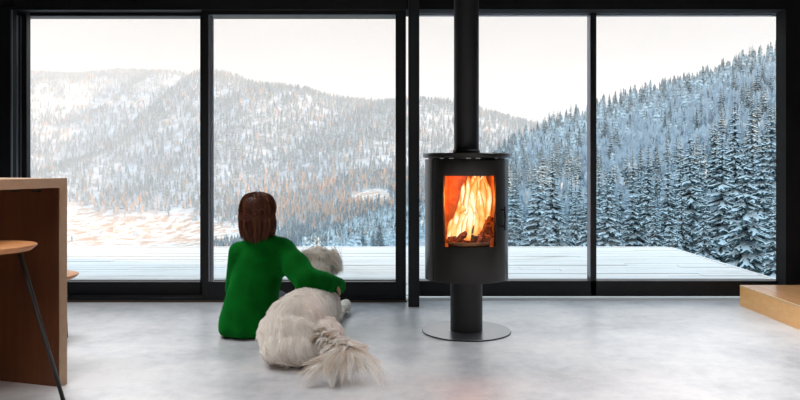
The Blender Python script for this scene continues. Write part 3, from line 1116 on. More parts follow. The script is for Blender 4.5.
pts = scatter(5200, 62, 640, -.30, .64, 3.6, RNG)
pts = np.concatenate([pts, scatter(1500, 110, 430, -.16, .16, 2.6, RNG)])
hx = height(pts[:, 0], pts[:, 1])
# woods thin out to the left at close range (open drop below the deck)
P2 = pts
ppx, ppy = project(pts[:, 0], pts[:, 1], hx)
near = np.array(near_xy)
dmin = np.sqrt(((pts[:, None] - near[None]) ** 2).sum(-1)).min(1)
keep = (dmin > 3.2) & ((ppx > 490) | ((pts[:, 1] > 130) & (ppx > 300)))
# upper pale slope carries fewer spruces, the ridge line and the foot more
ridge_y = np.interp(ppx, [380, 450, 510, 570, 640, 710, 790, 1000], [226, 205, 160, 132, 108, 85, 58, 10])
rel = (ppy - ridge_y)
dens = np.where(rel < 12, .85, np.where(rel < 75, .30, .95)) * np.where(ppx > 560, 1, 1.0)
dens = np.where(ppx < 580, .95, dens)
keep &= RNG.random(len(pts)) < dens
pts, hx, ppx, ppy = pts[keep], hx[keep], ppx[keep], ppy[keep]
dist = pts[:, 1]
hgt = RNG.uniform(6.5, 12.5, len(pts)) * np.where(dist > 350, 1.25, 1) * np.where(ppx < 490, .52, 1)
pxh = hgt * F / dist
tp = ppy - pxh
inview = (ppx > 20) & (ppx < 782) & (tp < 246) & (ppy > 0)
inview &= ~((ppx > 398) & (ppx < 422)) & ~((ppx > 426) & (ppx < 508) & (tp > 155))
score = np.where(inview, np.minimum(pxh, np.maximum(0, 250 - tp)), 0)
order = np.argsort(-score)
indiv = order[:262]
rest = order[262:]
rest = rest[(ppx[rest] > -80) & (ppx[rest] < 1000)]
for k, i in enumerate(indiv):
    s = hgt[i] / 16.0
    o = bpy.data.objects.new('spruce_tree', protos[int(RNG.integers(0, 5))][3])
    COL.objects.link(o)
    o.location = (pts[i, 0], pts[i, 1], hx[i] - .2)
    o.rotation_euler.z = RNG.uniform(0, 6.28)
    o.scale = (s * RNG.uniform(.9, 1.15), s * RNG.uniform(.9, 1.15), s)
    tag(o, 'snow-dusted spruce among the woods on the slope beyond the deck', 'tree', 'spruces on the slope beyond the deck')


def cone_forest(name, xy, z, h, tint, layers, sides, rng, rad=.20):
    """one merged mesh of simple layered, jagged spruces"""
    n = len(xy)
    rot = rng.uniform(0, 6.28, n)
    Vs, Fs, off = [], [], 0
    wr = h * rad * rng.uniform(.75, 1.25, n)
    for l in range(layers):
        t0, t1 = l / layers, min(1, (l + 1.55) / layers)
        zb_ = z + h * (.06 + .94 * t0); zt_ = z + h * (.06 + .94 * t1)
        rl = wr * (1 - t0) ** .85
        ang = rot[:, None] + np.arange(sides)[None] * (2 * math.pi / sides) + l * .5
        jag = rng.uniform(.62, 1.15, (n, sides))
        ring = np.stack([xy[:, 0, None] + rl[:, None] * jag * np.cos(ang), xy[:, 1, None] + rl[:, None] * jag * np.sin(ang), zb_[:, None] + (rng.uniform(-.04, .04, (n, sides)) * h[:, None])], -1)
        top = np.stack([xy[:, 0], xy[:, 1], zt_], -1)[:, None]
        V = np.concatenate([ring, top], 1)
        b = off + np.arange(n)[:, None] * (sides + 1)
        for k in range(sides):
            Fs.append(np.concatenate([b + k, b + (k + 1) % sides, b + sides], 1))
        Vs.append(V.reshape(-1, 3)); off += n * (sides + 1)
    V = np.concatenate(Vs); Fc = np.concatenate(Fs)
    T_ = np.concatenate([np.repeat(tint, sides + 1)] * layers)
    return arr_mesh(name, V, Fc, T_)


me = cone_forest('spruce_forest', pts[rest], hx[rest] - .3, hgt[rest], np.clip(RNG.normal(.15, .15, len(rest)), 0, .5), 8, 9, RNG, .19)
o = link('spruce_forest', me, M['mid_forest'])
tag(o, 'smaller snow-dusted spruces filling in the slope beyond the deck', 'trees', kind='stuff')

# frosted leafless trees on the pale upper slope
fp_ = scatter(5200, 110, 560, .05, .62, 3.0, RNG)
fz = height(fp_[:, 0], fp_[:, 1])
nf = len(fp_)
K = 26
fh = RNG.uniform(3.5, 7.5, nf)
b0 = np.stack([fp_[:, 0], fp_[:, 1], fz], -1)
a_ = RNG.uniform(0, 6.28, (nf, K)); e_ = RNG.uniform(.1, 1.0, (nf, K)); rr_ = RNG.uniform(.1, .34, (nf, K)) * fh[:, None]
tips = b0[:, None] + np.stack([rr_ * np.cos(a_), rr_ * np.sin(a_), fh[:, None] * (.35 + .65 * (1 - (rr_ / fh[:, None] / .36) ** 2)) * RNG.uniform(.6, 1, (nf, K))], -1)
st0 = b0[:, None] + np.stack([rr_ * .35 * np.cos(a_), rr_ * .35 * np.sin(a_), fh[:, None] * RNG.uniform(.02, .45, (nf, K))], -1)
sd = np.stack([-np.sin(a_ + RNG.uniform(-1, 1, a_.shape)), np.cos(a_), np.zeros_like(a_)], -1) * (.05 * fh[:, None, None])
V = np.stack([st0 - sd, st0 + sd, tips + sd * .6, tips - sd * .6], 2).reshape(-1, 3)
Fq = np.arange(len(V)).reshape(-1, 4)
o = link('frosted_thicket', arr_mesh('frosted_thicket', V, Fq), M['frost_twigs'])
tag(o, 'pale frosted leafless trees covering the upper slope', 'trees', kind='stuff')

# far side of the valley
fx = []
def region(cnt, y0, y1, u0, u1):
    y = np.sqrt(RNG.uniform(y0 * y0, y1 * y1, cnt)); x = RNG.uniform(u0, u1, cnt) * y
    return np.stack([x, y], -1)
pts2 = np.concatenate([region(36000, 900, 2150, -.62, .30), region(13000, 430, 1000, -.60, .15)])
z2 = height(pts2[:, 0], pts2[:, 1])
c2_ = clearing(pts2[:, 0], pts2[:, 1], z2)
keep = (RNG.random(len(pts2)) > c2_ * 1.1) & ~((pts2[:, 1] < 880) & (CX + F * pts2[:, 0] / pts2[:, 1] < 212))
# thin the canopy in irregular patches so that snow shows between the trees
keep &= RNG.random(len(pts2)) < (.72 + .35 * value_noise(pts2, .014, 9))
pts2, z2 = pts2[keep], z2[keep]
ppx2, ppy2 = project(pts2[:, 0], pts2[:, 1], z2)
h2 = RNG.uniform(9, 18, len(pts2)) * np.where(pts2[:, 1] < 950, .72, 1)
warm = np.clip(1 - ((ppx2 - 330) / 120) ** 2 - ((ppy2 - 205) / 32) ** 2, 0, 1) + np.clip(1 - ((ppx2 - 110) / 120) ** 2 - ((ppy2 - 222) / 26) ** 2, 0, 1)
t2 = np.where(RNG.random(len(pts2)) < warm * .55 + .05, RNG.uniform(.75, 1, len(pts2)), RNG.uniform(0, .4, len(pts2)))
me = cone_forest('valley_forest', pts2, z2 - .5, h2, t2, 3, 6, RNG, .20)
o = link('valley_forest', me, M['far_forest'])
tag(o, 'frosted conifer woods covering the far side of the valley', 'trees', kind='stuff')

# a few farmhouses in the valley clearing
for k, (px, py_t, yy) in enumerate(((92, 226, 980), (118, 231, 960), (150, 222, 1010), (176, 229, 960), (138, 236, 930), (105, 238, 925))):
    x = (px - CX) * yy / F
    z = float(height(x, yy))
    r_ = empty('farmhouse', (x, yy, z), random.uniform(-.6, .6))
    tag(r_, 'tiny pale farmhouse with a snowy roof in the valley clearing', 'house', 'farmhouses in the valley clearing')
    bm = bmesh.new(); bx(bm, -5, 5, -4, 4, -2, 3.4); obm('walls', bm, M['plaster'], r_)
    bm = bmesh.new(); prism(bm, [(-5.6, 3.2), (5.6, 3.2), (0, 7.2)], -4.8, 4.8); obm('roof', bm, M['tree_snow'], r_)

# winter haze lying in the valley
hm = bpy.data.materials.new('winter_haze'); hm.use_nodes = True
nt = hm.node_tree; nt.nodes.remove(nt.nodes['Principled BSDF'])
vs = nd(hm, 'ShaderNodeVolumeScatter'); vs.inputs['Color'].default_value = (.84, .845, .85, 1); vs.inputs['Density'].default_value = 1 / 2000; vs.inputs['Anisotropy'].default_value = .0
lk(hm, vs.outputs[0], nt.nodes['Material Output'].inputs['Volume'])
hz = box('haze', -3600, 3000, 130, 6200, -400, 330, hm)
tag(hz, 'pale winter haze filling the valley in front of the far hills', 'haze', kind='stuff')

# ================================================================== PERSON
def chain_points(a, b, n):
    return [Vector(a).lerp(Vector(b), i / n) for i in range(n + 1)]


pr = empty('person', (-.87, 4.17, 0))
tag(pr, 'person in a green wool sweater sitting on the floor, one arm round the dog', 'person')
PB = Vector((-.87, 4.17, 0))


def fused(name, build, voxel, material, parent, smooth=8, base=PB, post=None):
    bm = bmesh.new()
    build(bm)
    me = fuse(bm, voxel, smooth)
    if post:
        V, N = mesh_arrays(me)
        V = post(V, N)
        me.vertices.foreach_set('co', V.astype(np.float32).reshape(-1))
    V, _ = mesh_arrays(me)
    V = V - np.array(base)
    me.vertices.foreach_set('co', V.astype(np.float32).reshape(-1))
    me.update()
    me.name = name
    o = link(name, me, material, parent)
    return o


HEAD = Vector((-.838, 4.185, .735))
SHR, ELR, WRR = Vector((-.672, 4.17, .505)), Vector((-.520, 3.985, .345)), Vector((-.388, 4.150, .312))
SHL, ELL, WRL = Vector((-.948, 4.19, .492)), Vector((-1.005, 4.33, .25)), Vector((-.87, 4.50, .19))


def hand(bm, wrist, direction, palm_n, side):
    """palm, four bent fingers of unequal length and a thumb from the side near the wrist"""
    d = direction.normalized(); nn = palm_n.normalized(); s = d.cross(nn).normalized() * side
    limb(bm, [wrist, wrist + d * .03], [.024, .026])
    for k in (-1.4, -.5, .4, 1.3):
        limb(bm, [wrist + d * .02 + s * k * .010, wrist + d * .085 + s * k * .018], [.014, .013])
    for k, L in ((-1.5, .066), (-.5, .078), (.5, .074), (1.5, .058)):
        p0 = wrist + d * .088 + s * k * .0195
        p1 = p0 + (d * .9 + nn * .42).normalized() * L * .45
        p2 = p1 + (d * .6 + nn * .8).normalized() * L * .32
        p3 = p2 + (d * .25 + nn * 1).normalized() * L * .25
        limb(bm, [p0, p1, p2, p3], [.0092, .0085, .0078, .007])
    t0 = wrist + d * .03 - s * .026
    t1 = t0 + (d * .6 - s * .75 + nn * .2).normalized() * .035
    t2 = t1 + (d * .9 - s * .2 + nn * .4).normalized() * .03
    limb(bm, [t0, t1, t2], [.013, .0105, .0085])


def build_body(bm):
    # legs crossed in front, feet to the window
    for sx_, kn, an, to in ((-.98, (-1.02, 4.60, .15), (-.84, 4.64, .055), (-.78, 4.70, .05)), (-.78, (-.77, 4.52, .14), (-.90, 4.72, .05), (-.97, 4.76, .045))):
        limb(bm, [(sx_ * .5 - .44, 4.22, .10), kn], [.080, .058])
        limb(bm, [kn, Vector(kn).lerp(Vector(an), .35), an], [.056, .052, .035])
        limb(bm, [an, to], [.036, .028])
        limb(bm, [to, Vector(to) + Vector((.05 if sx_ < -.9 else -.05, .05, -.012))], [.028, .018])
    limb(bm, [(-.95, 4.21, .10), (-.81, 4.21, .10)], [.09, .09])
    limb(bm, [(-.875, 4.19, .13), (-.86, 4.19, .30), (-.825, 4.19, .45)], [.105, .092, .088])
    limb(bm, [SHL, (-.825, 4.19, .49), SHR], [.045, .055, .045])
    limb(bm, [(-.825, 4.18, .50), (-.832, 4.185, .66)], [.055, .047])
    limb(bm, [SHR, ELR, WRR], [.045, .036, .024])
    limb(bm, [SHL, ELL, WRL], [.045, .036, .024])
    # head with jaw, nose, brow and ears facing the valley
    blob(bm, HEAD + Vector((0, -.012, .018)), (.073, .088, .088), 3)
    blob(bm, HEAD + Vector((0, .03, -.035)), (.052, .062, .062), 3)
    blob(bm, HEAD + Vector((0, .078, -.068)), (.022, .020, .018), 2)
    limb(bm, [HEAD + Vector((0, .082, .012)), HEAD + Vector((0, .107, -.022))], [.008, .012])
    for s in (-1, 1):
        blob(bm, HEAD + Vector((s * .008, .1, -.024)), .008)
        blob(bm, HEAD + Vector((s * .073, .0, -.012)), (.009, .017, .027), 2)
    hand(bm, WRR - Vector((0, .055, -.016)), Vector((.12, .95, -.35)), Vector((-.7, .0, -.7)), 1)
    hand(bm, WRL, Vector((.6, .6, -.3)), Vector((0, .1, -1)), -1)


fused('body', build_body, .0055, M['skin'], pr, 4)
for s in (-1, 1):
    bm = bmesh.new(); blob(bm, HEAD + Vector((s * .027, .0655, .006)) - PB, .0115, 3); e_o = obm('eye', bm, M['eye'], pr, True)
    bm = bmesh.new(); blob(bm, HEAD + Vector((s * .027, .0755, .006)) - PB, (.005, .0025, .005), 2); obm('iris', bm, M['iris'], e_o, True)
bm = bmesh.new(); blob(bm, HEAD + Vector((0, .091, -.049)) - PB, (.021, .006, .006), 3); obm('mouth', bm, M['lips'], pr, True)
fused('jeans', lambda bm: [limb(bm, [(-.96, 4.24, .11), (-1.02, 4.60, .155)], [.093, .066]), limb(bm, [(-1.02, 4.60, .155), (-.86, 4.64, .06)], [.064, .045]),
                           limb(bm, [(-.80, 4.24, .11), (-.77, 4.52, .145)], [.093, .066]), limb(bm, [(-.77, 4.52, .145), (-.88, 4.71, .058)], [.064, .045]),
                           limb(bm, [(-.95, 4.23, .105), (-.81, 4.23, .105)], [.10, .10])], .010, M['jeans'], pr)


def build_sweater(bm):
    # loose body of the sweater, its hem spreading on the floor
    rows = (((-.897, 4.20, .045), (.182, .160, .060)), ((-.892, 4.20, .11), (.172, .155, .10)), ((-.880, 4.20, .19), (.160, .146, .11)),
            ((-.862, 4.20, .28), (.152, .138, .12)), ((-.838, 4.20, .37), (.150, .132, .11)), ((-.824, 4.195, .445), (.150, .125, .085)), ((-.822, 4.19, .50), (.115, .10, .08)))
    for (c0, r0), (c1, r1) in zip(rows[:-1], rows[1:]):
        for q in range(6):
            blob(bm, Vector(c0).lerp(Vector(c1), q / 6), tuple(a_ + (b_ - a_) * q / 6 for a_, b_ in zip(r0, r1)), 3)
    limb(bm, [(-.922, 4.19, .488), (-.86, 4.19, .528), (-.80, 4.185, .538), (-.70, 4.175, .518)], [.066, .072, .074, .070])
    limb(bm, [(-.825, 4.182, .545), (-.829, 4.183, .592)], [.070, .062])
    limb(bm, [SHR + Vector((-.01, 0, -.005)), SHR.lerp(ELR, .5), ELR + Vector((0, 0, .008))], [.074, .080, .080])
    limb(bm, [ELR + Vector((0, 0, .008)), ELR.lerp(WRR, .55), WRR], [.080, .072, .050])
    limb(bm, [WRR, WRR + Vector((.018, .065, -.022))], [.050, .046])
    limb(bm, [SHL, ELL], [.068, .064]); limb(bm, [ELL, WRL], [.064, .044])
    # web of cloth under the raised arm
    limb(bm, [(-.73, 4.17, .40), (-.66, 4.12, .42)], [.07, .06])


def sweater_folds(V, N):
    f = np.zeros(len(V))
    # drape lines on the back running down from the shoulders and folds round the elbow
    bodym = np.clip((-.70 - V[:, 0]) / .06, 0, 1)
    u = V[:, 0] * 1.0 + V[:, 2] * .28
    f += bodym * np.clip((.52 - V[:, 2]) / .2, 0, 1) * (.0018 * np.sin(u * 48 + 2.2 * np.sin(V[:, 2] * 9)) + .002 * np.sin(u * 23 - V[:, 2] * 4))
    arm = 1 - bodym
    A = np.array(SHR); B = np.array(ELR)
    t = ((V - A) @ (B - A)) / ((B - A) @ (B - A))
    f += arm * .0035 * np.sin(t * 15 + 12 * V[:, 2] + 8 * V[:, 1])
    f += value_noise(V * np.array([1, 1, .45]), 20, 4) * .003
    # slack gathered just above the floor
    f += np.exp(-((V[:, 2] - .05) / .04) ** 2) * .006 * np.sin(V[:, 0] * 60)
    V = V + N * f[:, None]
    V[:, 2] = np.maximum(V[:, 2], .003)
    return V


sw = fused('sweater', build_sweater, .0075, M['wool'], pr, 26, PB, sweater_folds)
V, N = mesh_arrays(sw.data)
# loose wool fibres that blur the outline
P_, N_ = surface_samples(sw.data, 16000, RNG)
dd_ = nrm(N_ + .9 * RNG.normal(size=N_.shape))
Lw = RNG.uniform(.003, .008, len(P_))
paths = np.stack([P_, P_ + dd_ * Lw[:, None] * .5, P_ + dd_ * Lw[:, None] + RNG.normal(size=P_.shape) * .001], 1)
link('wool_fuzz', strands('wool_fuzz', paths, np.full(len(P_), .0011), np.full(len(P_), .5), RNG), M['wool'], sw)
bm = bmesh.new()
pts_ = [WRR + Vector((.012, .055, -.018)) - PB, WRR + Vector((.020, .098, -.034)) - PB]
tube(bm, [pts_[0], pts_[0].lerp(pts_[1], .5), pts_[1]], [.049, .051, .046], 28, False)
cf = obm('cuff', bm, M['wool'], sw, True)
bm = bmesh.new()
lathe(bm, [(.060, .585), (.064, .600), (.064, .618), (.057, .626), (.050, .618), (.050, .595)], -.829 - PB.x, 4.183 - PB.y, 40)
obm('neckband', bm, M['wool'], sw, True)

# ---- hair: a chin-length bob
def build_hair(bm):
    blob(bm, HEAD + Vector((0, -.020, .022)), (.100, .104, .092), 3)
    blob(bm, HEAD + Vector((-.002, -.030, -.03)), (.106, .094, .085), 3)
    for s in (-1, 1):
        limb(bm, [HEAD + Vector((s * .062, .0, .02)), HEAD + Vector((s * .078, -.01, -.06)), HEAD + Vector((s * .080, -.012, -.102))], [.034, .034, .026])
    limb(bm, [HEAD + Vector((-.045, -.058, -.05)), HEAD + Vector((-.044, -.056, -.105))], [.046, .030])
    limb(bm, [HEAD + Vector((.045, -.058, -.05)), HEAD + Vector((.048, -.054, -.102))], [.046, .030])
    limb(bm, [HEAD + Vector((.0, -.072, -.05)), HEAD + Vector((.0, -.060, -.112))], [.044, .034])


hr = fused('hair', build_hair, .006, M['hair'], pr, 8)
hme = hr.data
Vh, Nh = mesh_arrays(hme)
a = hme.attributes.new('tint', 'FLOAT', 'POINT')
a.data.foreach_set('value', np.full(len(Vh), .25, np.float32))
P_, N_ = surface_samples(hme, 9000, RNG)
top_ = np.array(HEAD + Vector((.006, -.005, .108)) - PB)
segs = 7
paths = np.empty((len(P_), segs, 3)); cur = P_ + N_ * .0015
hc = np.array(HEAD - PB)
paths[:, 0] = cur
for k in range(1, segs):
    out_ = nrm((cur - hc) * np.array([1, 1, .25]))
    down = np.array([0, 0, -1.0]) + .0 * out_
    near_top = np.clip((cur[:, 2] - hc[2]) / .10, 0, 1)[:, None]
    rad_ = nrm((cur - top_) * np.array([1, 1, .2]))
    d = nrm(down * (1 - .75 * near_top) + rad_ * near_top * .9 + RNG.normal(size=cur.shape) * .05)
    inward = np.clip((hc[2] - .07 - cur[:, 2]) / .03, 0, 1)[:, None]
    d = nrm(d - out_ * inward * .12)
    cur = cur + d * .0085
    e = (cur - hc) / np.array([.110, .118, .130])
    rr = np.linalg.norm(e, axis=1, keepdims=True)
    flat = np.array([1, 1, 1.0]) * np.ones_like(e); flat[:, 2] = (cur[:, 2] > hc[2])
    ef = e * flat; rr = np.linalg.norm(ef, axis=1, keepdims=True)
    push = hc + ef / rr * 1.02 * np.array([.110, .118, .130]); push[:, 2] = np.where(flat[:, 2] > 0, push[:, 2], cur[:, 2])
    cur = np.where(rr > 1.02, push, cur)
    paths[:, k] = cur
ang = np.arctan2(P_[:, 0] - hc[0], -(P_[:, 1] - hc[1]))
tn = np.clip(.42 + .30 * np.sin(ang * 17 + 1) * np.sin(ang * 7 + 2) + RNG.normal(0, .16, len(P_)), 0, 1)
sel = (P_[:, 1] < hc[1] + .055) | (P_[:, 2] > hc[2] + .05)
link('strands', strands('strands', paths[sel], np.full(sel.sum(), .0032), tn[sel], RNG), M['hair'], hr)

# ================================================================== DOG
DB = Vector((-.52, 3.78, 0))
dg_ = empty('dog', DB)
tag(dg_, 'large fluffy cream dog lying on the floor with its back to the room', 'dog')
DH = Vector((-.482, 4.30, .418))
TAIL = [Vector((-.43, 3.57, .13)), Vector((-.35, 3.49, .11)), Vector((-.29, 3.41, .100)), Vector((-.255, 3.34, .105)), Vector((-.240, 3.285, .105))]


def build_dog(bm):
    # deep trunk lying down: haunches, loin, ribcage, shoulders
    limb(bm, [(-.535, 3.70, .165), (-.520, 3.85, .185), (-.505, 4.00, .185), (-.50, 4.12, .20)], [.165, .150, .140, .125], 3)
    blob(bm, (-.545, 3.66, .14), (.185, .185, .135), 3)
    blob(bm, (-.625, 3.69, .105), (.085, .17, .10), 3)       # folded thighs
    blob(bm, (-.405, 3.66, .115), (.118, .165, .112), 3)
    blob(bm, (-.535, 3.56, .10), (.165, .125, .095), 3)
    # hind feet
    limb(bm, [(-.665, 3.66, .05), (-.665, 3.86, .035), (-.665, 3.92, .03)], [.045, .034, .032])
    limb(bm, [(-.365, 3.68, .05), (-.36, 3.88, .035), (-.355, 3.95, .03)], [.045, .034, .032])
    # shoulders, chest and stretched forelegs
    blob(bm, (-.575, 4.14, .17), (.075, .10, .12), 3)
    blob(bm, (-.425, 4.14, .17), (.075, .10, .12), 3)
    limb(bm, [(-.575, 4.16, .12), (-.60, 4.26, .05), (-.59, 4.66, .04), (-.59, 4.72, .035)], [.06, .045, .036, .040])
    limb(bm, [(-.425, 4.16, .12), (-.42, 4.28, .055), (-.395, 4.68, .045), (-.375, 4.80, .055), (-.368, 4.85, .055)], [.06, .046, .038, .042, .040])
    # neck and head, lifted and turned a little to the right
    limb(bm, [(-.50, 4.14, .24), DH + Vector((-.01, -.05, -.05))], [.115, .095], 3)
    blob(bm, DH, (.098, .104, .090), 3)
    blob(bm, DH + Vector((-.01, -.02, .035)), (.085, .085, .066), 3)
    limb(bm, [DH + Vector((.02, .07, -.015)), DH + Vector((.055, .17, -.035)), DH + Vector((.065, .20, -.035))], [.055, .040, .034])
    limb(bm, [DH + Vector((.02, .05, -.05)), DH + Vector((.058, .165, -.062))], [.035, .022])
    # hanging ears
    for s, e in ((1, Vector((.088, .0, .0))), (-1, Vector((-.086, .02, .0)))):
        limb(bm, [DH + Vector((s * .062, .0, .045)), DH + e + Vector((s * .004, 0, -.01)), DH + e + Vector((s * .002, 0, -.055))], [.020, .026, .016])
    # tail lying on the floor
    limb(bm, TAIL, [.060, .052, .048, .042, .030])


def dog_post(V, N):
    V = V + N * (value_noise(V, 16, 21) * .007)[:, None]
    V[:, 2] = np.maximum(V[:, 2], .004)
    return V


dbody = fused('body', build_dog, .010, M['fur_skin'], dg_, 8, DB, dog_post)
bm = bmesh.new(); blob(bm, DH + Vector((.072, .232, -.022)) - DB, (.019, .014, .014), 3); obm('nose', bm, M['nose'], dg_, True)
for s in (-1, 1):
    bm = bmesh.new(); blob(bm, DH + Vector((s * .036 + .030, .088, .024)) - DB, .010, 3); obm('eye', bm, M['iris'], dg_, True)

# coat: where the hair points and how long it is, by place on the body
G = [  # point, direction, length
    ((-.53, 3.75, .34), (.05, -1, -.1), .055), ((-.53, 3.60, .27), (.15, -1, -.6), .065), ((-.55, 3.50, .12), (.25, -.7, -.6), .06), ((-.45, 3.53, .15), (.8, -.6, -.4), .075),
    ((-.70, 3.68, .18), (-.35, -.5, -.9), .06), ((-.66, 3.55, .12), (-.1, -.8, -.8), .06), ((-.60, 3.60, .27), (-.45, -.8, -.35), .055), ((-.31, 3.68, .16), (.5, -.5, -.8), .05), ((-.42, 3.62, .24), (.65, -.8, -.3), .065),
    ((-.52, 3.95, .34), (0, -1, 0), .04), ((-.64, 3.95, .20), (-.2, -.6, -.9), .045), ((-.37, 3.95, .20), (.3, -.5, -.9), .05), ((-.50, 4.10, .33), (0, -1, .1), .04), ((-.36, 4.12, .20), (.2, -.2, -1), .05),
    ((-.46, 4.30, .47), (.1, -.9, .25), .035), ((-.36, 4.30, .40), (.15, -.2, -1), .04), ((-.56, 4.30, .40), (-.2, -.3, -1), .04), ((-.46, 4.21, .40), (.0, -.5, -.9), .045), ((-.42, 4.50, .34), (.1, -.7, .1), .015),
    ((-.59, 4.60, .05), (0, .4, -.4), .02), ((-.39, 4.70, .06), (0, .5, -.3), .022), ((-.42, 4.3, .06), (0, .2, -1), .04), ((-.62, 4.3, .06), (0, .2, -1), .04)]
GP = np.array([g_[0] for g_ in G]) - np.array(DB); GD = nrm(np.array([g_[1] for g_ in G], float)); GL = np.array([g_[2] for g_ in G])


def coat(count, rng, me):
    P, N = surface_samples(me, count, rng)
    w = 1 / (((P[:, None] - GP[None]) ** 2).sum(-1) + 1e-4) ** 2
    w /= w.sum(1, keepdims=True)
    D = w @ GD; L = w @ GL
    # tufts swirl a little
    sw_ = np.stack([value_noise(P, 26, 31), value_noise(P, 26, 32), value_noise(P, 26, 33)], 1)
    D = nrm(D + sw_ * .8)
    L = L * .66
    D = nrm(D - N * (D * N).sum(1, keepdims=True))
    return P, N, D, L


def clumped(P, N, D, L, rng, nclump, lift=.34, segs=5, droop=.35, pull=.62):
    cs = rng.choice(len(P), nclump, replace=False)
    C = P[cs]
    near_ = np.empty(len(P), int)
    for i in range(0, len(P), 3000):
        near_[i:i + 3000] = ((P[i:i + 3000, None] - C[None]) ** 2).sum(-1).argmin(1)
    cl_len = rng.uniform(.75, 1.25, nclump)
    L = L * cl_len[near_] * rng.uniform(.8, 1.1, len(P))
    wob = nrm(rng.normal(size=(nclump, 3)))[near_] * .22
    ti = np.arange(segs) / (segs - 1)
    def path(P0, N0, D0, L0, wob0):
        out = np.empty((len(P0), segs, 3))
        for k, t in enumerate(ti):
            out[:, k] = P0 + L0[:, None] * (D0 * t * .95 + N0 * lift * math.sin(t * 2.3) * .55 + wob0 * t * t + np.array([0, 0, -droop]) * t ** 2 * .5)
        return out
    A = path(P, N, D, L, wob)
    idx = cs[near_]
    Bp = path(P[idx], N[idx], D[idx], L, wob)
    k = (ti ** 1.4 * pull)[None, :, None]
    out = A * (1 - k) + Bp * k
    out[:, :, 2] = np.maximum(out[:, :, 2], .002)
    tint = np.clip(.55 + .14 * rng.normal(size=nclump)[near_] + rng.normal(0, .10, len(P)), 0, 1)
    return out, tint


P_, N_, D_, L_h = coat(64000, RNG, dbody.data)
keep = ~((P_[:, 2] < .006) & (N_[:, 2] < -.6))
# muzzle stays short, skip the eyes
P_, N_, D_, L_h = P_[keep], N_[keep], D_[keep], L_h[keep]
TA = np.array([list(t - DB) for t in TAIL])
dt = np.sqrt(((P_[:, None] - TA[None, 1:]) ** 2).sum(-1)).min(1)
tailm = dt < .075
pth, tn = clumped(P_, N_, D_, L_h, RNG, 2200)
tn = np.clip(tn - .35 * np.clip((.10 - P_[:, 2]) / .1, 0, 1), 0, 1)      # coat darker towards the floor
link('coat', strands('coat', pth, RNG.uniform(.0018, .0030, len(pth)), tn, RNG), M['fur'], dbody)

# hanging ear locks, a little darker than the coat
for s in (-1, 1):
    ne = 1500
    e0 = np.array(DH - DB) + np.array([s * .078, -.03, .035])
    Pe = e0 + RNG.normal(size=(ne, 3)) * np.array([.012, .026, .020])
    De = nrm(np.array([s * .35, -.35, -1.0]) + RNG.normal(size=(ne, 3)) * .10)
    Ne = nrm(np.array([s * 1.0, -.6, .2]) + RNG.normal(size=(ne, 3)) * .2)
    pe, te = clumped(Pe, Ne, De, RNG.uniform(.05, .085, ne), RNG, 34, lift=.5, droop=.3, pull=.8)
    link('ear_fur', strands('ear_fur', pe, RNG.uniform(.0024, .0036, ne), np.clip(te - .32, 0, 1), RNG), M['fur'], dbody)

# plume of the tail: long hair fanning out over the floor
nt_ = 10000
t_ = RNG.random(nt_) ** .8
seg_i = np.minimum((t_ * (len(TA) - 1)).astype(int), len(TA) - 2)
fr_ = t_ * (len(TA) - 1) - seg_i
base_ = TA[seg_i] * (1 - fr_[:, None]) + TA[seg_i + 1] * fr_[:, None]
al_ = RNG.uniform(0, 2 * math.pi, nt_)
tang = nrm(TA[np.minimum(seg_i + 1, len(TA) - 1)] - TA[seg_i])
sidev = nrm(np.cross(tang, np.array([0, 0, 1.0])))
nrml = sidev * np.cos(al_)[:, None] + np.array([0, 0, 1.0]) * np.abs(np.sin(al_))[:, None]
P_t = base_ + nrml * (.044 - .014 * t_)[:, None]
late = np.clip((t_ - .35) / .65, 0, 1)
# fan directions, mostly towards the tip and to both sides
phi = -1.25 * (1 - 2 * np.arccos(np.cos(al_)) / math.pi) + RNG.normal(.0, .28, nt_)
fan = np.stack([np.sin(phi), -.25 - .75 * RNG.random(nt_), -np.cos(phi) * RNG.uniform(.25, 1.0, nt_)], 1)
D_t = nrm(fan * late[:, None] + (tang * .6 + nrml * .6) * (1 - late)[:, None])
L_t = (.050 + .098 * late) * RNG.uniform(.85, 1.12, nt_)
pth, tn = clumped(P_t, nrml, D_t, L_t, RNG, 160, lift=.42, segs=6, droop=.50, pull=.90)
tn = np.clip((tn - .5) * 2.6 + .45, 0, 1)
tl = link('tail_plume', strands('tail_plume', pth, RNG.uniform(.0032, .0050, nt_), tn, RNG), M['fur'], dbody)

# ================================================================== CAMERA, SKY, SUN
cam = bpy.data.cameras.new('camera')
co = bpy.data.objects.new('camera', cam); COL.objects.link(co)
co.location = (0, 0, CZ); co.rotation_euler = (math.radians(90), 0, 0)
cam.sensor_width = 36; cam.lens = F / 800 * 36
cam.shift_y = -(200 - HY) / 800
cam.clip_end = 20000
cam.clip_start = .05
SC.camera = co

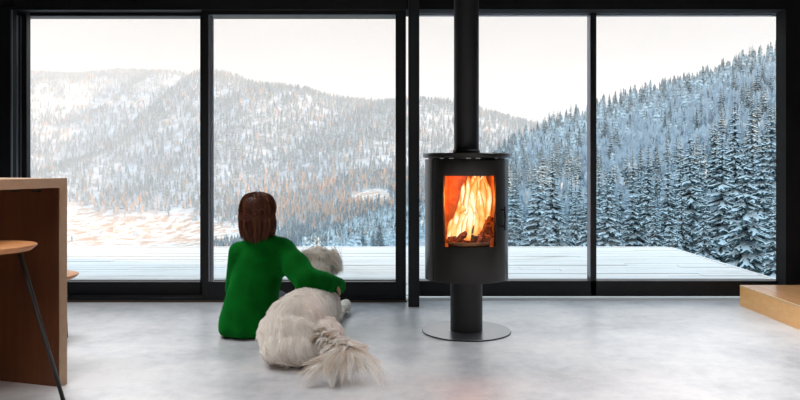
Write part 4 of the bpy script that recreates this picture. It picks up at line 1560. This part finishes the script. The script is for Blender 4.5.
w = bpy.data.worlds.new('sky'); SC.world = w; w.use_nodes = True
nt = w.node_tree
bg = nt.nodes['Background']
tc = nt.nodes.new('ShaderNodeTexCoord'); sx = nt.nodes.new('ShaderNodeSeparateXYZ')
nt.links.new(tc.outputs['Generated'], sx.inputs[0])
rp_ = nt.nodes.new('ShaderNodeValToRGB')
cr = rp_.color_ramp
cr.elements[0].position = 0.0; cr.elements[0].color = (.268, .262, .256, 1)
cr.elements[1].position = 1.0; cr.elements[1].color = (.34, .52, .72, 1)
for p_, c_ in ((.21, (.272, .267, .260, 1)), (.36, (.51, .53, .535, 1)), (.52, (.56, .64, .68, 1)), (.75, (.42, .60, .70, 1))):
    e = cr.elements.new(p_); e.color = c_
nt.links.new(sx.outputs['Z'], rp_.inputs['Fac'])
mp = nt.nodes.new('ShaderNodeMapping'); mp.inputs['Scale'].default_value = (2, 2, 9)
nt.links.new(tc.outputs['Generated'], mp.inputs[0])
nz = nt.nodes.new('ShaderNodeTexNoise'); nz.inputs['Scale'].default_value = 2.0; nz.inputs['Detail'].default_value = 5
nt.links.new(mp.outputs[0], nz.inputs['Vector'])
r2 = nt.nodes.new('ShaderNodeMapRange'); r2.inputs[1].default_value = .35; r2.inputs[2].default_value = .65; r2.inputs[3].default_value = .93; r2.inputs[4].default_value = 1.03
nt.links.new(nz.outputs['Fac'], r2.inputs[0])
ml = nt.nodes.new('ShaderNodeVectorMath'); ml.operation = 'SCALE'
nt.links.new(rp_.outputs['Color'], ml.inputs[0]); nt.links.new(r2.outputs[0], ml.inputs['Scale'])
nt.links.new(ml.outputs[0], bg.inputs['Color'])
bg.inputs['Strength'].default_value = 2.5

su = bpy.data.lights.new('sun', 'SUN'); su.energy = 8.0; su.color = (1, .64, .38); su.angle = math.radians(1)
so = bpy.data.objects.new('sun', su); COL.objects.link(so)
sun_from = Vector((.93, -.30, math.tan(math.radians(15))))
so.rotation_euler = (-sun_from).to_track_quat('-Z', 'Y').to_euler()
so.location = (0, 0, 50)

SC.view_settings.view_transform = 'Standard'
SC.view_settings.look = 'None'
SC.view_settings.exposure = 0.0
SC.view_settings.gamma = 1.0
SC.view_settings.use_curve_mapping = False
c = SC.cycles
c.use_denoising = True
try:
    c.denoiser = 'OPENIMAGEDENOISE'
    c.denoising_input_passes = 'RGB_ALBEDO_NORMAL'
except Exception:
    pass
c.max_bounces = 10; c.diffuse_bounces = 4; c.glossy_bounces = 4; c.transparent_max_bounces = 16; c.volume_bounces = 3
c.caustics_reflective = False; c.caustics_refractive = False
c.sample_clamp_indirect = 6
